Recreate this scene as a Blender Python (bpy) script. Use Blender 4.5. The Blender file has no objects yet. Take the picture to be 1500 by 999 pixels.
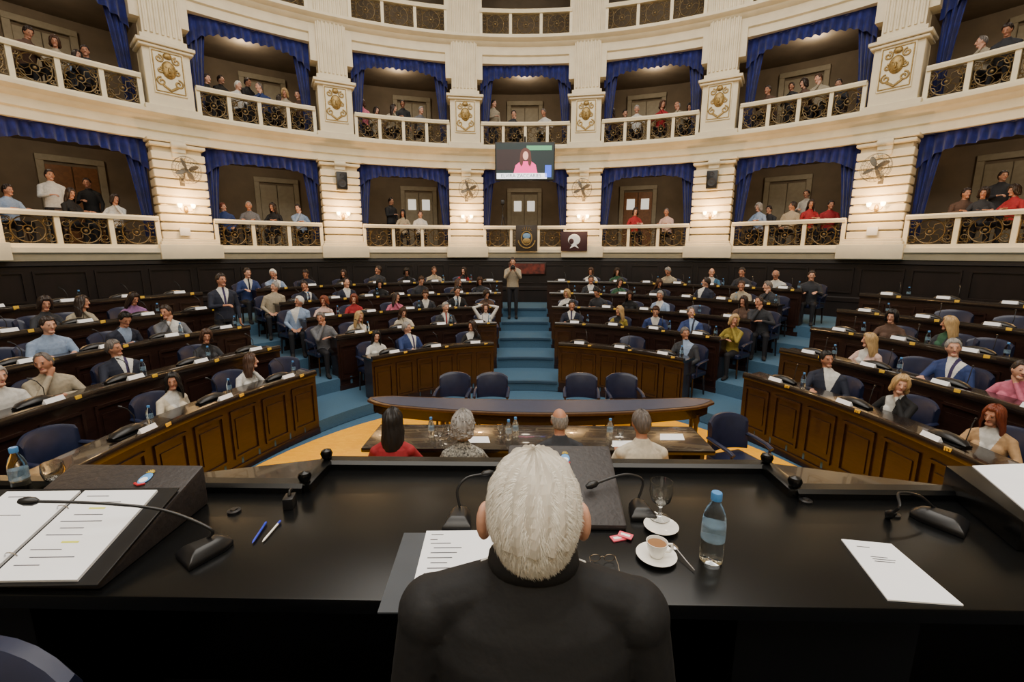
import bpy, bmesh, math, random, time
from mathutils import Vector, Matrix, Euler
from mathutils.bvhtree import BVHTree
T0=time.time()
random.seed(4)
rad=math.radians; sin=math.sin; cos=math.cos; pi=math.pi
V=Vector
F=667.0
CAM=V((-.1,0,2.9)); CR=Euler((rad(79),0,rad(1.2))).to_matrix()
cd=bpy.data.cameras.new('camera'); co=bpy.data.objects.new('camera',cd); bpy.context.collection.objects.link(co)
co.location=CAM; co.rotation_euler=(rad(79),0,rad(1.2)); cd.lens=F/1500*36; cd.sensor_width=36; cd.clip_start=.02; cd.clip_end=200
bpy.context.scene.camera=co
def ray(px,py): return CR@V(((px-750)/F,(500-py)/F,-1))
def P(px,py,z):
    d=ray(px,py); t=(z-CAM.z)/d.z; return CAM+d*t
def proj(p):
    l=CR.transposed()@(V(p)-CAM); return 750+F*l.x/-l.z, 500-F*l.y/-l.z
# ---------------------------------------------------------------- materials
MATS={}
def mat(name,col,rough=.6,metal=0,var=.12,scale=8,bump=0,emit=None,es=0,trans=0,coat=0,kind='noise',col2=None,stretch=None,ior=1.45,alpha=1,spec=.5,sheen=0):
    if name in MATS: return MATS[name]
    m=bpy.data.materials.new(name); m.use_nodes=True; n=m.node_tree.nodes; l=m.node_tree.links
    b=n['Principled BSDF']; b.inputs['Roughness'].default_value=rough; b.inputs['Metallic'].default_value=metal
    b.inputs['IOR'].default_value=ior; b.inputs['Transmission Weight'].default_value=trans; b.inputs['Coat Weight'].default_value=coat
    b.inputs['Specular IOR Level'].default_value=spec; b.inputs['Sheen Weight'].default_value=sheen
    b.inputs['Alpha'].default_value=alpha
    if col2 is None: col2=tuple(c*(1-var) for c in col)
    tc=n.new('ShaderNodeTexCoord'); mp=n.new('ShaderNodeMapping'); l.new(tc.outputs['Object'],mp.inputs[0])
    if stretch: mp.inputs['Scale'].default_value=stretch
    if kind=='brick':
        t=n.new('ShaderNodeTexBrick'); t.inputs['Scale'].default_value=scale; t.inputs['Color1'].default_value=(*col,1); t.inputs['Color2'].default_value=(*col2,1)
        t.inputs['Mortar'].default_value=(*[c*.7 for c in col],1); t.inputs['Mortar Size'].default_value=.005; l.new(mp.outputs[0],t.inputs[0]); l.new(t.outputs['Color'],b.inputs['Base Color'])
    else:
        t=n.new('ShaderNodeTexNoise'); t.inputs['Scale'].default_value=scale; t.inputs['Detail'].default_value=5
        if kind=='wood': t.inputs['Distortion'].default_value=1.2
        l.new(mp.outputs[0],t.inputs[0]); r=n.new('ShaderNodeValToRGB')
        r.color_ramp.elements[0].position=.35; r.color_ramp.elements[1].position=.65
        r.color_ramp.elements[0].color=(*col2,1); r.color_ramp.elements[1].color=(*col,1)
        l.new(t.outputs[0],r.inputs[0]); l.new(r.outputs[0],b.inputs['Base Color'])
        if bump:
            bp=n.new('ShaderNodeBump'); bp.inputs['Strength'].default_value=bump; bp.inputs['Distance'].default_value=.01
            l.new(t.outputs[0],bp.inputs['Height']); l.new(bp.outputs[0],b.inputs['Normal'])
    if emit: b.inputs['Emission Color'].default_value=(*emit,1); b.inputs['Emission Strength'].default_value=es
    MATS[name]=m; return m
def srgb(r,g,b): return tuple(((c/255)/12.92 if c/255<.04 else ((c/255+.055)/1.055)**2.4) for c in (r,g,b))
CREAM=mat('cream_plaster',srgb(229,217,187),.55,var=.1,scale=3)
CREAM2=mat('cream_paint',srgb(234,223,192),.45,var=.08,scale=5)
GOLD=mat('antique_gold',srgb(165,138,82),.4,.45,var=.4,scale=25,bump=.3)
IRON=mat('bronzed_iron',srgb(112,92,56),.4,.4,var=.5,scale=15)
DARKW=mat('dark_wood_wall',srgb(24,16,15),.4,var=.4,scale=4,kind='wood',stretch=(1,1,.2))
WOOD=mat('mahogany',srgb(42,24,19),.35,var=.45,scale=5,kind='wood',stretch=(1,1,6),coat=.25)
WOODT=mat('mahogany_top',srgb(30,22,19),.25,var=.4,scale=6,kind='wood',coat=.5)
WOODE=mat('walnut_edge',srgb(80,56,38),.35,var=.3,scale=10,kind='wood')
BLACK=mat('black_lacquer',srgb(9,10,11),.27,var=.3,scale=2,spec=.4)
BLKP=mat('black_plastic',srgb(22,22,24),.35,var=.2,scale=30)
CARPET=mat('blue_carpet',srgb(62,96,122),.95,var=.2,scale=60,bump=.3)
PARQ=mat('yellow_parquet',srgb(255,182,14),.45,col2=srgb(244,166,12),scale=6,kind='brick',coat=.05)
BOXW=mat('box_wall_taupe',srgb(136,120,100),.8,var=.2,scale=2)
BOXF=mat('box_floor',srgb(70,50,40),.7,var=.2)
VELV=mat('blue_velvet',srgb(16,30,112),.8,var=.5,scale=6,sheen=.2)
BLEA=mat('blue_leather',srgb(27,34,60),.35,var=.2,scale=12,bump=.1)
NLEA=mat('navy_leather_top',srgb(42,54,80),.45,var=.12,scale=14)
DLEA=mat('dark_brown_leather',srgb(44,39,39),.5,var=.2,scale=60,bump=.25)
PAPER=mat('white_paper',srgb(238,240,245),.8,var=.03)
INK=mat('ink',srgb(70,70,78),.8); HILI=mat('highlighter',srgb(225,225,80),.8)
GREYF=mat('grey_folder',srgb(60,65,72),.6)
YEL=mat('yellow_tag',srgb(225,180,50),.6)
CHROME=mat('chrome',srgb(200,200,205),.18,1,var=.1)
FANM=mat('dull_fan_metal',srgb(118,112,100),.5,.3)
CERAM=mat('white_ceramic',srgb(240,238,232),.15,var=.03,coat=.4)
COFF=mat('coffee',srgb(140,98,58),.4)
PINKP=mat('pink_packet',srgb(225,90,110),.5)
GLASS=mat('clear_glass',(.95,.97,.98),.02,trans=1,var=.01,ior=1.4)
PETM=mat('clear_bottle_plastic',(.86,.93,.97),.05,trans=1,var=.02,ior=1.2)
BCAP=mat('blue_cap',srgb(70,130,190),.4); BLAB=mat('blue_label',srgb(150,185,212),.4,var=.4,scale=40,alpha=.3); CBLU=mat('pale_blue_enamel',srgb(120,160,200),.4)
PENB=mat('blue_pen',srgb(40,60,190),.3)
LAMP=mat('lamp_glow',(1,.8,.5),.5,emit=(1,.68,.32),es=24)
LITW=mat('lit_frosted_glass',(.8,.8,.75),.5,emit=(1,.93,.8),es=.8)
DOORM=mat('door_cream',srgb(168,156,132),.6,var=.15); DOORW=mat('door_wood',srgb(150,100,60),.5,var=.3,kind='wood')
# ---------------------------------------------------------------- geometry builder
class G:
    def __init__(s): s.v=[];s.f=[];s.m=[];s.c=0
    def add(s,vs,fs,M=None):
        o=len(s.v)
        if M is not None: vs=[M@V(p) for p in vs]
        s.v+= [tuple(p) for p in vs]; s.f+=[tuple(i+o for i in f) for f in fs]; s.m+=[s.c]*len(fs); return s
    def box(s,c,d,M=None):
        x,y,z=c;a,b,e=d[0]/2,d[1]/2,d[2]/2
        vs=[(x+i*a,y+j*b,z+k*e) for i in(-1,1) for j in(-1,1) for k in(-1,1)]
        return s.add(vs,[(0,1,3,2),(4,6,7,5),(0,4,5,1),(2,3,7,6),(0,2,6,4),(1,5,7,3)],M)
    def rings(s,R,closed=True,caps=True,M=None,loop=False):
        n=len(R[0]); vs=[p for r in R for p in r]; fs=[]
        for i in range(len(R)-(0 if loop else 1)):
            i2=(i+1)%len(R)
            for j in range(n if closed else n-1):
                k=(j+1)%n; fs.append((i*n+j,i*n+k,i2*n+k,i2*n+j))
        if caps and closed and not loop: fs.append(tuple(range(n-1,-1,-1))); fs.append(tuple((len(R)-1)*n+j for j in range(n)))
        return s.add(vs,fs,M)
    def tube(s,pts,r,n=8,side=None,M=None,loop=False):
        pts=[V(p) for p in pts]; R=[]; N=len(pts)
        if not isinstance(r,(list,tuple)): r=[r]*N
        prev=None
        for i,p in enumerate(pts):
            if loop: t=(pts[(i+1)%N]-pts[i-1])
            else: t=(pts[min(i+1,N-1)]-pts[max(i-1,0)])
            t.normalize()
            if side is not None: sd=V(side)
            elif prev is not None: sd=prev
            else: sd=V((1,0,0)) if abs(t.x)<.8 else V((0,0,1))
            sd=(sd-t*sd.dot(t))
            if sd.length<1e-5: sd=t.orthogonal()
            sd.normalize(); prev=sd; u=t.cross(sd)
            q=r[i]; rx,ry=(q if isinstance(q,(list,tuple)) else (q,q))
            R.append([p+sd*rx*cos(2*pi*k/n)+u*ry*sin(2*pi*k/n) for k in range(n)])
        return s.rings(R,True,True,M,loop)
    def ell(s,c,d,M=None,nu=14,nv=9,fn=None):
        c=V(c);vs=[];fs=[]
        def q(nx,ny,nz):
            p=V((nx*d[0],ny*d[1],nz*d[2])); 
            if fn: p=fn(p,(nx,ny,nz))
            return p+c
        vs.append(q(0,0,1))
        for i in range(1,nv):
            th=pi*i/nv
            for j in range(nu): a=2*pi*j/nu; vs.append(q(sin(th)*cos(a),sin(th)*sin(a),cos(th)))
        vs.append(q(0,0,-1))
        for j in range(nu):
            k=(j+1)%nu; fs.append((0,1+j,1+k)); fs.append((len(vs)-1,1+(nv-2)*nu+k,1+(nv-2)*nu+j))
        for i in range(nv-2):
            for j in range(nu):
                k=(j+1)%nu; fs.append((1+i*nu+j,1+(i+1)*nu+j,1+(i+1)*nu+k,1+i*nu+k))
        return s.add(vs,fs,M)
    def lathe(s,prof,n=24,c=(0,0,0),M=None):
        R=[[(c[0]+r*cos(2*pi*k/n),c[1]+r*sin(2*pi*k/n),c[2]+z) for k in range(n)] for r,z in prof]
        return s.rings(R,True,True,M)
    def grid(s,fn,nx,ny,M=None):
        vs=[fn(i/nx,j/ny) for i in range(nx+1) for j in range(ny+1)]
        fs=[(i*(ny+1)+j,(i+1)*(ny+1)+j,(i+1)*(ny+1)+j+1,i*(ny+1)+j+1) for i in range(nx) for j in range(ny)]
        return s.add(vs,fs,M)
    def poly(s,pts,z0,z1):
        n=len(pts); vs=[(x,y,z0) for x,y in pts]+[(x,y,z1) for x,y in pts]
        fs=[tuple(range(n-1,-1,-1)),tuple(range(n,2*n))]+[(i,(i+1)%n,n+(i+1)%n,n+i) for i in range(n)]
        return s.add(vs,fs)
KIDS={}
def link(o): bpy.context.collection.objects.link(o)
def setp(o,label=None,cat=None,kind=None,group=None):
    if label:o['label']=label
    if cat:o['category']=cat
    if kind:o['kind']=kind
    if group:o['group']=group
def mk(name,g,mats,parent=None,M=None,bevel=0,seg=2,smooth=True,fix=True,**p):
    me=bpy.data.meshes.new(name); me.from_pydata(g.v,[],g.f)
    if not isinstance(mats,(list,tuple)): mats=[mats]
    for m in mats: me.materials.append(m)
    if len(mats)>1: me.polygons.foreach_set('material_index',g.m)
    bm=bmesh.new(); bm.from_mesh(me)
    if fix: bmesh.ops.recalc_face_normals(bm,faces=bm.faces)
    if bevel: bmesh.ops.bevel(bm,geom=[e for e in bm.edges if e.calc_face_angle(0)>.5],offset=bevel,segments=seg,profile=.6,affect='EDGES',clamp_overlap=True)
    bm.to_mesh(me); bm.free()
    if smooth:
        me.polygons.foreach_set('use_smooth',[True]*len(me.polygons)); me.set_sharp_from_angle(angle=rad(38))
    o=bpy.data.objects.new(name,me); link(o)
    if parent: o.parent=parent; KIDS.setdefault(parent.name,[]).append(o)
    if M is not None: o.matrix_basis=M
    setp(o,**p); return o
def empty(name,M=None,parent=None,**p):
    o=bpy.data.objects.new(name,None); o.empty_display_size=.1; link(o)
    if parent: o.parent=parent; KIDS.setdefault(parent.name,[]).append(o)
    if M is not None:o.matrix_basis=M
    setp(o,**p); return o
def clone(root,M=None,parent=None):
    o=root.copy(); link(o)
    if parent: o.parent=parent; KIDS.setdefault(parent.name,[]).append(o)
    if M is not None:o.matrix_basis=M
    for c in list(KIDS.get(root.name,[])): clone(c,None,o)
    return o
class Kit:
    def __init__(s,root): s.r=root; s.used=False
    def put(s,M,**p):
        if not s.used: s.used=True; o=s.r; o.matrix_basis=M
        else: o=clone(s.r,M)
        setp(o,**p); return o
def TR(x,y,z,rz=0,sc=1): return Matrix.Translation((x,y,z))@Matrix.Rotation(rz,4,'Z')@Matrix.Scale(sc,4)
CY=4.1; RG=11.9
def AF(th,r,z,rz=0): # arc frame (degrees): X tangential, Y outward
    t=rad(th); return Matrix.Translation((r*sin(t),CY+r*cos(t),z))@Matrix.Rotation(-t+rz,4,'Z')
def arc(g,prof,a0,a1,n=None):
    n=n or max(2,int(abs(a1-a0)/1.5)); R=[]
    for i in range(n+1):
        t=rad(a0+(a1-a0)*i/n); R.append([(r*sin(t),CY+r*cos(t),z) for r,z in prof])
    return g.rings(R)
# ---------------------------------------------------------------- room shell
S=dict(kind='structure')
g=G(); g.box((0,5,-.06),(34,26,.1)); mk('floor',g,CARPET,**S)
g=G(); n=64
g.add([(4.02*sin(2*pi*i/n),CY+4.6*cos(2*pi*i/n),z) for z in(-.01,.012) for i in range(n)],[tuple(range(n,2*n))]+[(i,(i+1)%n,n+(i+1)%n,n+i) for i in range(n)]); mk('floor_parquet',g,PARQ,**S)
g=G(); g.box((0,5,13.9),(34,26,.2)); mk('ceiling',g,CREAM,**S)
g=G(); g.box((0,-3.1,6.9),(32,.2,14)); mk('wall_front',g,CREAM,**S)
g=G(); g.box((-15.4,0,6.9),(.2,9,14)); mk('wall_left',g,CREAM,**S)
g=G(); g.box((15.4,0,6.9),(.2,9,14)); mk('wall_right',g,CREAM,**S)
g=G(); arc(g,[(15.2,2.8),(15.4,2.8),(15.4,14),(15.2,14)],-102,102); mk('wall_back',g,BOXW,**S)
g=G(); arc(g,[(11.75,0),(11.98,0),(11.98,2.76),(11.72,2.76),(11.70,2.62),(11.75,2.6),(11.75,1.75),(11.72,1.72),(11.72,1.62),(11.75,1.6)],-100,100)
th=-98
while th<98:
    for z0,z1 in((1.85,2.5),):
        for a,b,c,d in((th+.3,th+4.7,z0,z0+.04),(th+.3,th+4.7,z1-.04,z1),(th+.3,th+.5,z0,z1),(th+4.5,th+4.7,z0,z1)):
            arc(g,[(11.71,c),(11.76,c),(11.76,d),(11.71,d)],a,b,3)
    th+=5
mk('wall_wainscot',g,DARKW,**S)
def ledge(zb,zt,name,out=11.5,body=11.86):
    g=G(); arc(g,[(12.4,zb),(body,zb),(body,zb+(zt-zb)*.3),(body-.06,zb+(zt-zb)*.34),(body-.08,zt-.24),(out+.16,zt-.18),(out+.14,zt-.14),(out+.04,zt-.1),(out,zt-.07),(out,zt),(12.4,zt)],-100,100)
    return mk(name,g,CREAM,**S)
g=G(); arc(g,[(12.3,2.72),(11.68,2.72),(11.62,2.8),(11.6,2.86),(11.5,2.9),(11.5,3.0),(12.3,3.0)],-100,100); mk('trim_1',g,CREAM,**S)
ledge(5.62,6.25,'trim_2'); ledge(8.8,9.5,'trim_3'); ledge(12.6,13.4,'trim_4')
for i,z in enumerate((2.9,6.15,9.4,)):
    g=G(); arc(g,[(12.2,z),(15.3,z),(15.3,z+.1),(12.2,z+.1)],-100,100); mk('floor_balcony',g,BOXF,**S)
for i,z in enumerate((5.75,8.95,12.7)):
    g=G(); arc(g,[(12.2,z),(15.3,z),(15.3,z+.06),(12.2,z+.06)],-100,100); mk('ceiling_balcony',g,BOXW,**S)
PIL=[-87,-67.6,-48.1,-28.6,-9.5,9.5,28.6,48.1,67.6,87]
BAY=[-77.4,-57.8,-38.4,-19,0,19,38.4,57.8,77.4]
for i,a in enumerate(PIL):
    g=G(); M=AF(a,0,0); g.box((0,13.7,8.3),(.25,3.1,11),M); mk('wall_partition_%d'%i,g,BOXW,**S)
# pilasters
def pilaster():
    root=empty('pilaster',label='cream classical pier with banded base and fluted shaft',cat='pilaster',group='piers between the balcony boxes')
    g=G()
    g.box((0,.15,2.92),(1.36,.9,.36)); g.box((0,.18,3.13),(1.28,.8,.08)); g.box((0,.2,3.2),(1.2,.74,.08))
    mk('plinth',g,CREAM,root,bevel=.02,seg=2)
    g=G(); g.box((0,.3,4.3),(1.02,.5,2.4))
    for k in range(10):
        z=3.33+k*.213; g.box((0,.24,z),(1.12,.56,.178))
    for k in range(3):
        g.box((0,-.03-.03*k,5.28+.12*k),(.3,.1,.14))
    g.tube([(-.16,-.12,5.5),(.16,-.12,5.5)],.07,12)
    g.box((0,.2,5.5),(1.16,.6,.08)); g.box((0,.2,5.6),(1.24,.66,.08))
    mk('banded_shaft',g,CREAM,root,bevel=.016,seg=1)
    g=G(); g.box((0,.15,6.3),(1.12,.7,.14)); g.box((0,.18,6.98),(.94,.6,1.3)); g.box((0,.14,7.66),(1.08,.7,.06)); g.box((0,.12,7.74),(1.16,.76,.08))
    mk('upper_pedestal',g,CREAM,root,bevel=.012,seg=1)
    g=G(); g.c=0; g.box((0,-.13,7.14),(.66,.05,.98))
    mk('panel_frame',g,CREAM2,root,bevel=.01,seg=1)
    g=G()
    g.ell((0,-.16,7.2),(.15,.06,.2)); g.ell((0,-.22,7.17),(.03,.04,.07)); g.ell((-.06,-.2,7.25),(.03,.02,.02)); g.ell((.06,-.2,7.25),(.03,.02,.02)); g.ell((0,-.2,7.08),(.05,.03,.02))
    for s_ in(-1,1):
        for cz,r0,q in((7.42,.09,1),(6.92,.1,-1),(7.17,.07,1)):
            pts=[]
            for k in range(22):
                t=k/21; rr=r0*(1-.8*t); an=t*2.6*pi*q+pi/2
                pts.append((s_*(.17+rr*cos(an)),-.165,cz+rr*sin(an)))
            g.tube(pts,.02,6)
    g.tube([(-.14,-.16,6.84),(0,-.17,6.74),(.14,-.16,6.84)],.03,6); g.ell((0,-.17,7.5),(.09,.04,.07))
    for xa,za,xb,zb in((-.29,6.7,-.29,7.58),(.29,6.7,.29,7.58),(-.29,6.7,.29,6.7),(-.29,7.58,.29,7.58)): g.tube([(xa,-.16,za),(xb,-.16,zb)],.014,6)
    mk('gilded_mask_relief',g,GOLD,root,label='gilded grotesque mask relief')
    g=G(); g.box((0,.22,10.2),(.8,.5,4.9)); g.box((0,.2,7.86),(.92,.56,.14)); g.box((0,.2,12.5),(.95,.6,.2))
    for k in range(7):
        x=-.33+.11*k; g.tube([(x,-.035,8.0),(x,-.035,12.3)],.034,6)
    mk('fluted_shaft',g,CREAM,root,bevel=0)
    g=G(); g.box((0,.3,10.6),(1.16,.5,4.6)); mk('back_pier',g,CREAM,root)
    return root
kp=Kit(pilaster())
for a in PIL: kp.put(AF(a,11.72,0))
# scroll panel
def spiral(cx,cz,r0,r1,a0,turn,n=20): return [(cx+(r0+(r1-r0)*i/n)*cos(a0+turn*2*pi*i/n),0,cz+(r0+(r1-r0)*i/n)*sin(a0+turn*2*pi*i/n)) for i in range(n+1)]
def scrollG(w,h):
    g=G(); R=h*.46
    g.tube([(R*cos(2*pi*k/24),0,R*sin(2*pi*k/24)) for k in range(24)],.014,5,loop=True)
    g.tube([(R*.3*cos(2*pi*k/12),0,R*.3*sin(2*pi*k/12)) for k in range(12)],.011,5,loop=True)
    for k in range(8):
        a=pi/4*k; g.tube([(R*.3*cos(a),0,R*.3*sin(a)),(R*.65*cos(a+.35),0,R*.65*sin(a+.35)),(R*cos(a),0,R*sin(a))],.008,5)
    for sx in(-1,1):
        for sz in(-1,1):
            p=spiral(w*.4,h*.26,h*.2,.02,0,1.4); g.tube([(x*sx,0,z*sz) for x,_,z in p],.011,5)
            p=spiral(R*1.0,h*.38,h*.1,.015,pi,1.2,12); g.tube([(x*sx,0,z*sz) for x,_,z in p],.009,5)
        g.ell((sx*w*.4,0,0),(.025,.02,.025),nu=8,nv=6)
        g.tube([(sx*w*.49,0,-h/2),(sx*w*.49,0,h/2)],.009,5)
    g.ell((0,-.01,0),(.035,.02,.035),nu=8,nv=6)
    return g
def railing(name_lab,zb,h,npan,half=4.65,r=11.72):
    root=empty('balcony_railing',label=name_lab,cat='railing',group='balcony railings')
    g=G(); arc(g,[(r-.07,zb+h-.11),(r-.09,zb+h-.04),(r-.07,zb+h),(r+.1,zb+h),(r+.12,zb+h-.04),(r+.1,zb+h-.11)],-half,half,6); mk('handrail',g,CREAM2,root)
    g=G(); arc(g,[(r-.04,zb),(r-.04,zb+.09),(r+.08,zb+.09),(r+.08,zb)],-half,half,6); mk('bottom_rail',g,CREAM2,root)
    for k in range(npan+1):
        a=-half+2*half*k/npan
        if k==0:a+=.15
        if k==npan:a-=.15
        g=G(); g.box((0,0,zb+h/2),(.09,.1,h-.1),AF(a,r+.02,0)); mk('post',g,CREAM2,root)
    w=2*rad(half)*r/npan-.1; hh=h-.2
    gm=None
    for k in range(npan):
        a=-half+2*half*(k+.5)/npan
        if gm is None: o=mk('scroll_panel',scrollG(w,hh),IRON,root); gm=o.data
        else: o=bpy.data.objects.new('scroll_panel',gm); link(o); o.parent=root; KIDS[root.name].append(o)
        o.matrix_basis=AF(a,r+.02,zb+.09+hh/2)
    return root
def RZ(th): return Matrix.Translation((0,CY,0))@Matrix.Rotation(-rad(th),4,'Z')@Matrix.Translation((0,-CY,0))
k1=Kit(railing('cream lower balcony railing with gilded iron scroll panels',3.0,.78,3,half=6.75))
k2=Kit(railing('cream upper balcony railing with gilded iron scroll panels',6.25,.78,4,half=7.0))
k3=Kit(railing('cream top balcony railing with gilded iron scroll panels',9.5,.78,3,half=7.0))
for b in BAY: k1.put(RZ(b)); k2.put(RZ(b)); 
for b in BAY[2:7]: k3.put(RZ(b))
# curtains
def curtain(z,w,hd):
    root=empty('curtain',label='royal blue velvet valance with gathered side drapes',cat='curtain',group='blue curtains of the balcony boxes')
    def fv(u,v):
        x=(u-.5)*w; e=abs(2*u-1); dep=.3+.42*e**4+.012*sin(u*pi*14); 
        return (x,.05*sin(u*w*34)*(.3+v)+.03*sin(u*w*9),-dep*v)
    g=G(); g.grid(fv,150,8); mk('valance',g,VELV,root)
    for s_ in(-1,1):
        def fd(u,v):
            wd=.46*(1-.5*min(1,v*1.2)**.7); x=s_*(w/2-.02-u*wd)
            return (x,.1+.045*sin(u*22)+.02*sin(u*51+v*3),-v*hd)
        g=G(); g.grid(fd,34,14); mk('drape',g,VELV,root)
    g=G(); g.tube([(-w/2,.02,.03),(w/2,.02,.03)],.03,8); mk('pelmet_rail',g,VELV,root)
    return root
kc=Kit(curtain(0,2.94,2.3))
for b in BAY:
    kc.put(AF(b,11.98,5.6)); kc.put(AF(b,11.98,8.78))
# doors at the back of the boxes
def boxdoor(i,b,z,lit,wood=False):
    root=empty('door_%d'%i,AF(b,15.14,z),kind='structure')
    g=G(); g.box((-.62,0,1.15),(.16,.12,2.3)); g.box((.62,0,1.15),(.16,.12,2.3)); g.box((0,0,2.36),(1.4,.14,.16)); mk('door_frame',g,DOORM,root,bevel=.01,seg=1)
    g=G()
    for s_ in(-1,1):
        g.box((s_*.27,.02,1.1),(.52,.05,2.2)); g.box((s_*.27,-.02,.5),(.36,.03,.7))
    mk('door_leaf',g,DOORW if wood else DOORM,root,bevel=.008,seg=1)
    if lit:
        g=G(); 
        for s_ in(-1,1): g.box((s_*.27,-.02,1.75),(.3,.02,.4))
        mk('frosted_pane',g,LITW,root)
di=1
for b,l,w in((-57.8,0,1),(-38,0,0),(-19,1,0),(0,1,0),(19,1,1),(38,0,0),(57.8,0,0)):
    boxdoor(di,b+(3 if b<0 else -2 if b>0 else 0),3.0,l,w); di+=1
    boxdoor(di,b+(2.5 if b<0 else -1.5 if b>0 else 0),6.25,0,0); di+=1
# ---------------------------------------------------------------- tiers, desks
A0,B0,DR=4.05,5.3,1.15
def pz(k): return .2+.25*k if k>=0 else 0
def E(k,off,ph): return V(((A0+DR*k+off)*sin(ph),CY+(B0+DR*k+off)*cos(ph),0))
def En(k,ph):
    n=V((sin(ph)/(A0+DR*k),cos(ph)/(B0+DR*k),0)); return n.normalized()
for k in range(5):
    g=G(); R=[]
    for i in range(141):
        ph=rad(-105+210*i/140); a=E(k,0,ph); b=E(k+1,.02,ph) if k<4 else V((11.8*sin(ph),CY+11.8*cos(ph),0))
        z0=0; z1=pz(k); R.append([(a.x,a.y,z0),(a.x,a.y,z1),(b.x,b.y,z1),(b.x,b.y,z0)])
    g.rings(R); mk('floor_tier_%d'%(k+1),g,CARPET,**S)
AP=V((-3.14,3.4))
def aisle_ph(k,off,side):
    for i in range(2000):
        ph=-rad(100)*i/2000; p=E(k,off,ph)-V((0,CY,0)); c=(p.x-AP.x)*.61+(p.y-AP.y)*.79
        if c<side*.58: return -ph
    return rad(50)
def esweep(g,k,prof,p0,p1,n):
    R=[]
    for i in range(n+1):
        ph=p0+(p1-p0)*i/n; R.append([(*(E(k,o,ph)[:2]),z) for o,z in prof])
    g.rings(R)
BL={}
for k in range(5):
    pc=math.asin(.68/(A0+DR*k)); pa=aisle_ph(k,.2,1); pb=aisle_ph(k,.2,-1); pe=rad(104 if k==0 else 98)
    for bi,(p0,p1) in enumerate(((-pe,-pb),(-pa,-pc),(pc,pa),(pb,pe))):
        L=abs(p1-p0)*(A0+B0)/2+abs(p1-p0)*DR*k; n=max(6,int(L/.25)); zb=pz(k-1); z=pz(k)
        root=empty('curved_desk',label='long curved mahogany bench desk with raised panels',cat='desk',group='curved rows of desks')
        g=G(); esweep(g,k,[(0,zb),(.05,zb),(.05,z+.77),(0,z+.77)],p0,p1,n)
        esweep(g,k,[(-.02,zb),(.0,zb),(.0,zb+.1),(-.02,zb+.1)],p0,p1,n)
        npan=max(1,round(L/.5)); dp=(p1-p0)/npan
        for q in range(npan):
            u0=p0+dp*(q+.1); u1=p0+dp*(q+.9); e=dp*.06; za=zb+.2; zc=z+.66
            for s0,s1,c,d in((u0,u1,za,za+.035),(u0,u1,zc-.035,zc),(u0,u0+e,za,zc),(u1-e,u1,za,zc)): esweep(g,k,[(-.022,c),(.0,c),(.0,d),(-.022,d)],s0,s1,2)
            esweep(g,k,[(-.012,za+.12),(.0,za+.12),(.0,zc-.12),(-.012,zc-.12)],u0+e*2.2,u1-e*2.2,2)
        mk('front_panel',g,WOOD,root)
        g=G(); esweep(g,k,[(-.04,z+.77),(.42,z+.77),(.44,z+.79),(.42,z+.81),(.03,z+.81),(.02,z+.86),(-.03,z+.86),(-.05,z+.81)],p0,p1,n); mk('desktop',g,WOODT,root)
        for pp,sg in((p0,1),(p1,-1)):
            g=G(); q=pp+sg*.03/(A0+DR*k); a=E(k,.02,q);b=E(k,.4,q); nn=(b-a).normalized()
            g.rings([[ (a.x,a.y,z),(b.x,b.y,z),(b.x,b.y,z+.77),(a.x,a.y,z+.77)],[(a.x+sg*nn.y*.03,a.y-sg*nn.x*.03,z),(b.x+sg*nn.y*.03,b.y-sg*nn.x*.03,z),(b.x+sg*nn.y*.03,b.y-sg*nn.x*.03,z+.77),(a.x+sg*nn.y*.03,a.y-sg*nn.x*.03,z+.77)]])
            mk('end_panel',g,WOOD,root)
        BL[(k,bi)]=(p0,p1)
    g=G(); esweep(g,k,[(-.03,pz(k)-.035),(-.03,pz(k)+.012),(.05,pz(k)+.012),(.05,pz(k)-.035)],-pc*.97,pc*.97,4)
    mk('step_nosing',g,mat('carpet_nosing',srgb(44,70,92),.9),label='blue carpeted nosing of the aisle step',cat='step',group='aisle steps')
# ---------------------------------------------------------------- people
def frame(d,nrm):
    y=V(d).normalized(); z=V(nrm); z=(z-y*z.dot(y)).normalized(); x=y.cross(z)
    m=Matrix((x,y,z)).transposed(); return m.to_4x4()
def hand(g,w,d,nrm,side,curl=.35,sc=1.0):
    M=Matrix.Translation(w)@frame(d,nrm)@Matrix.Scale(sc,4)
    g.tube([(0,-.02,0),(0,.02,0),(0,.06,0),(0,.095,0)],[(.026,.02),(.033,.018),(.042,.016),(.04,.012)],10,side=(1,0,0),M=M)
    for i,(x,L) in enumerate(((-.032,.058),(-.011,.072),(.011,.078),(.032,.068))):
        p=[V((x,.085,0))]; a=0
        for s in range(3):
            a+=curl; p.append(p[-1]+V((x*.12/3,cos(a),-sin(a)))*L/3*1.15)
        if side<0: p=[V((-q.x,q.y,q.z)) for q in p]
        g.tube(p,[.0105,.0098,.009,.007],7,M=M)
    q=[V((side*.03,.02,-.005)),V((side*.055,.05,-.014)),V((side*.062,.08,-.02)),V((side*.058,.102,-.026))]
    g.tube(q,[.014,.012,.0105,.008],7,M=M)
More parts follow.
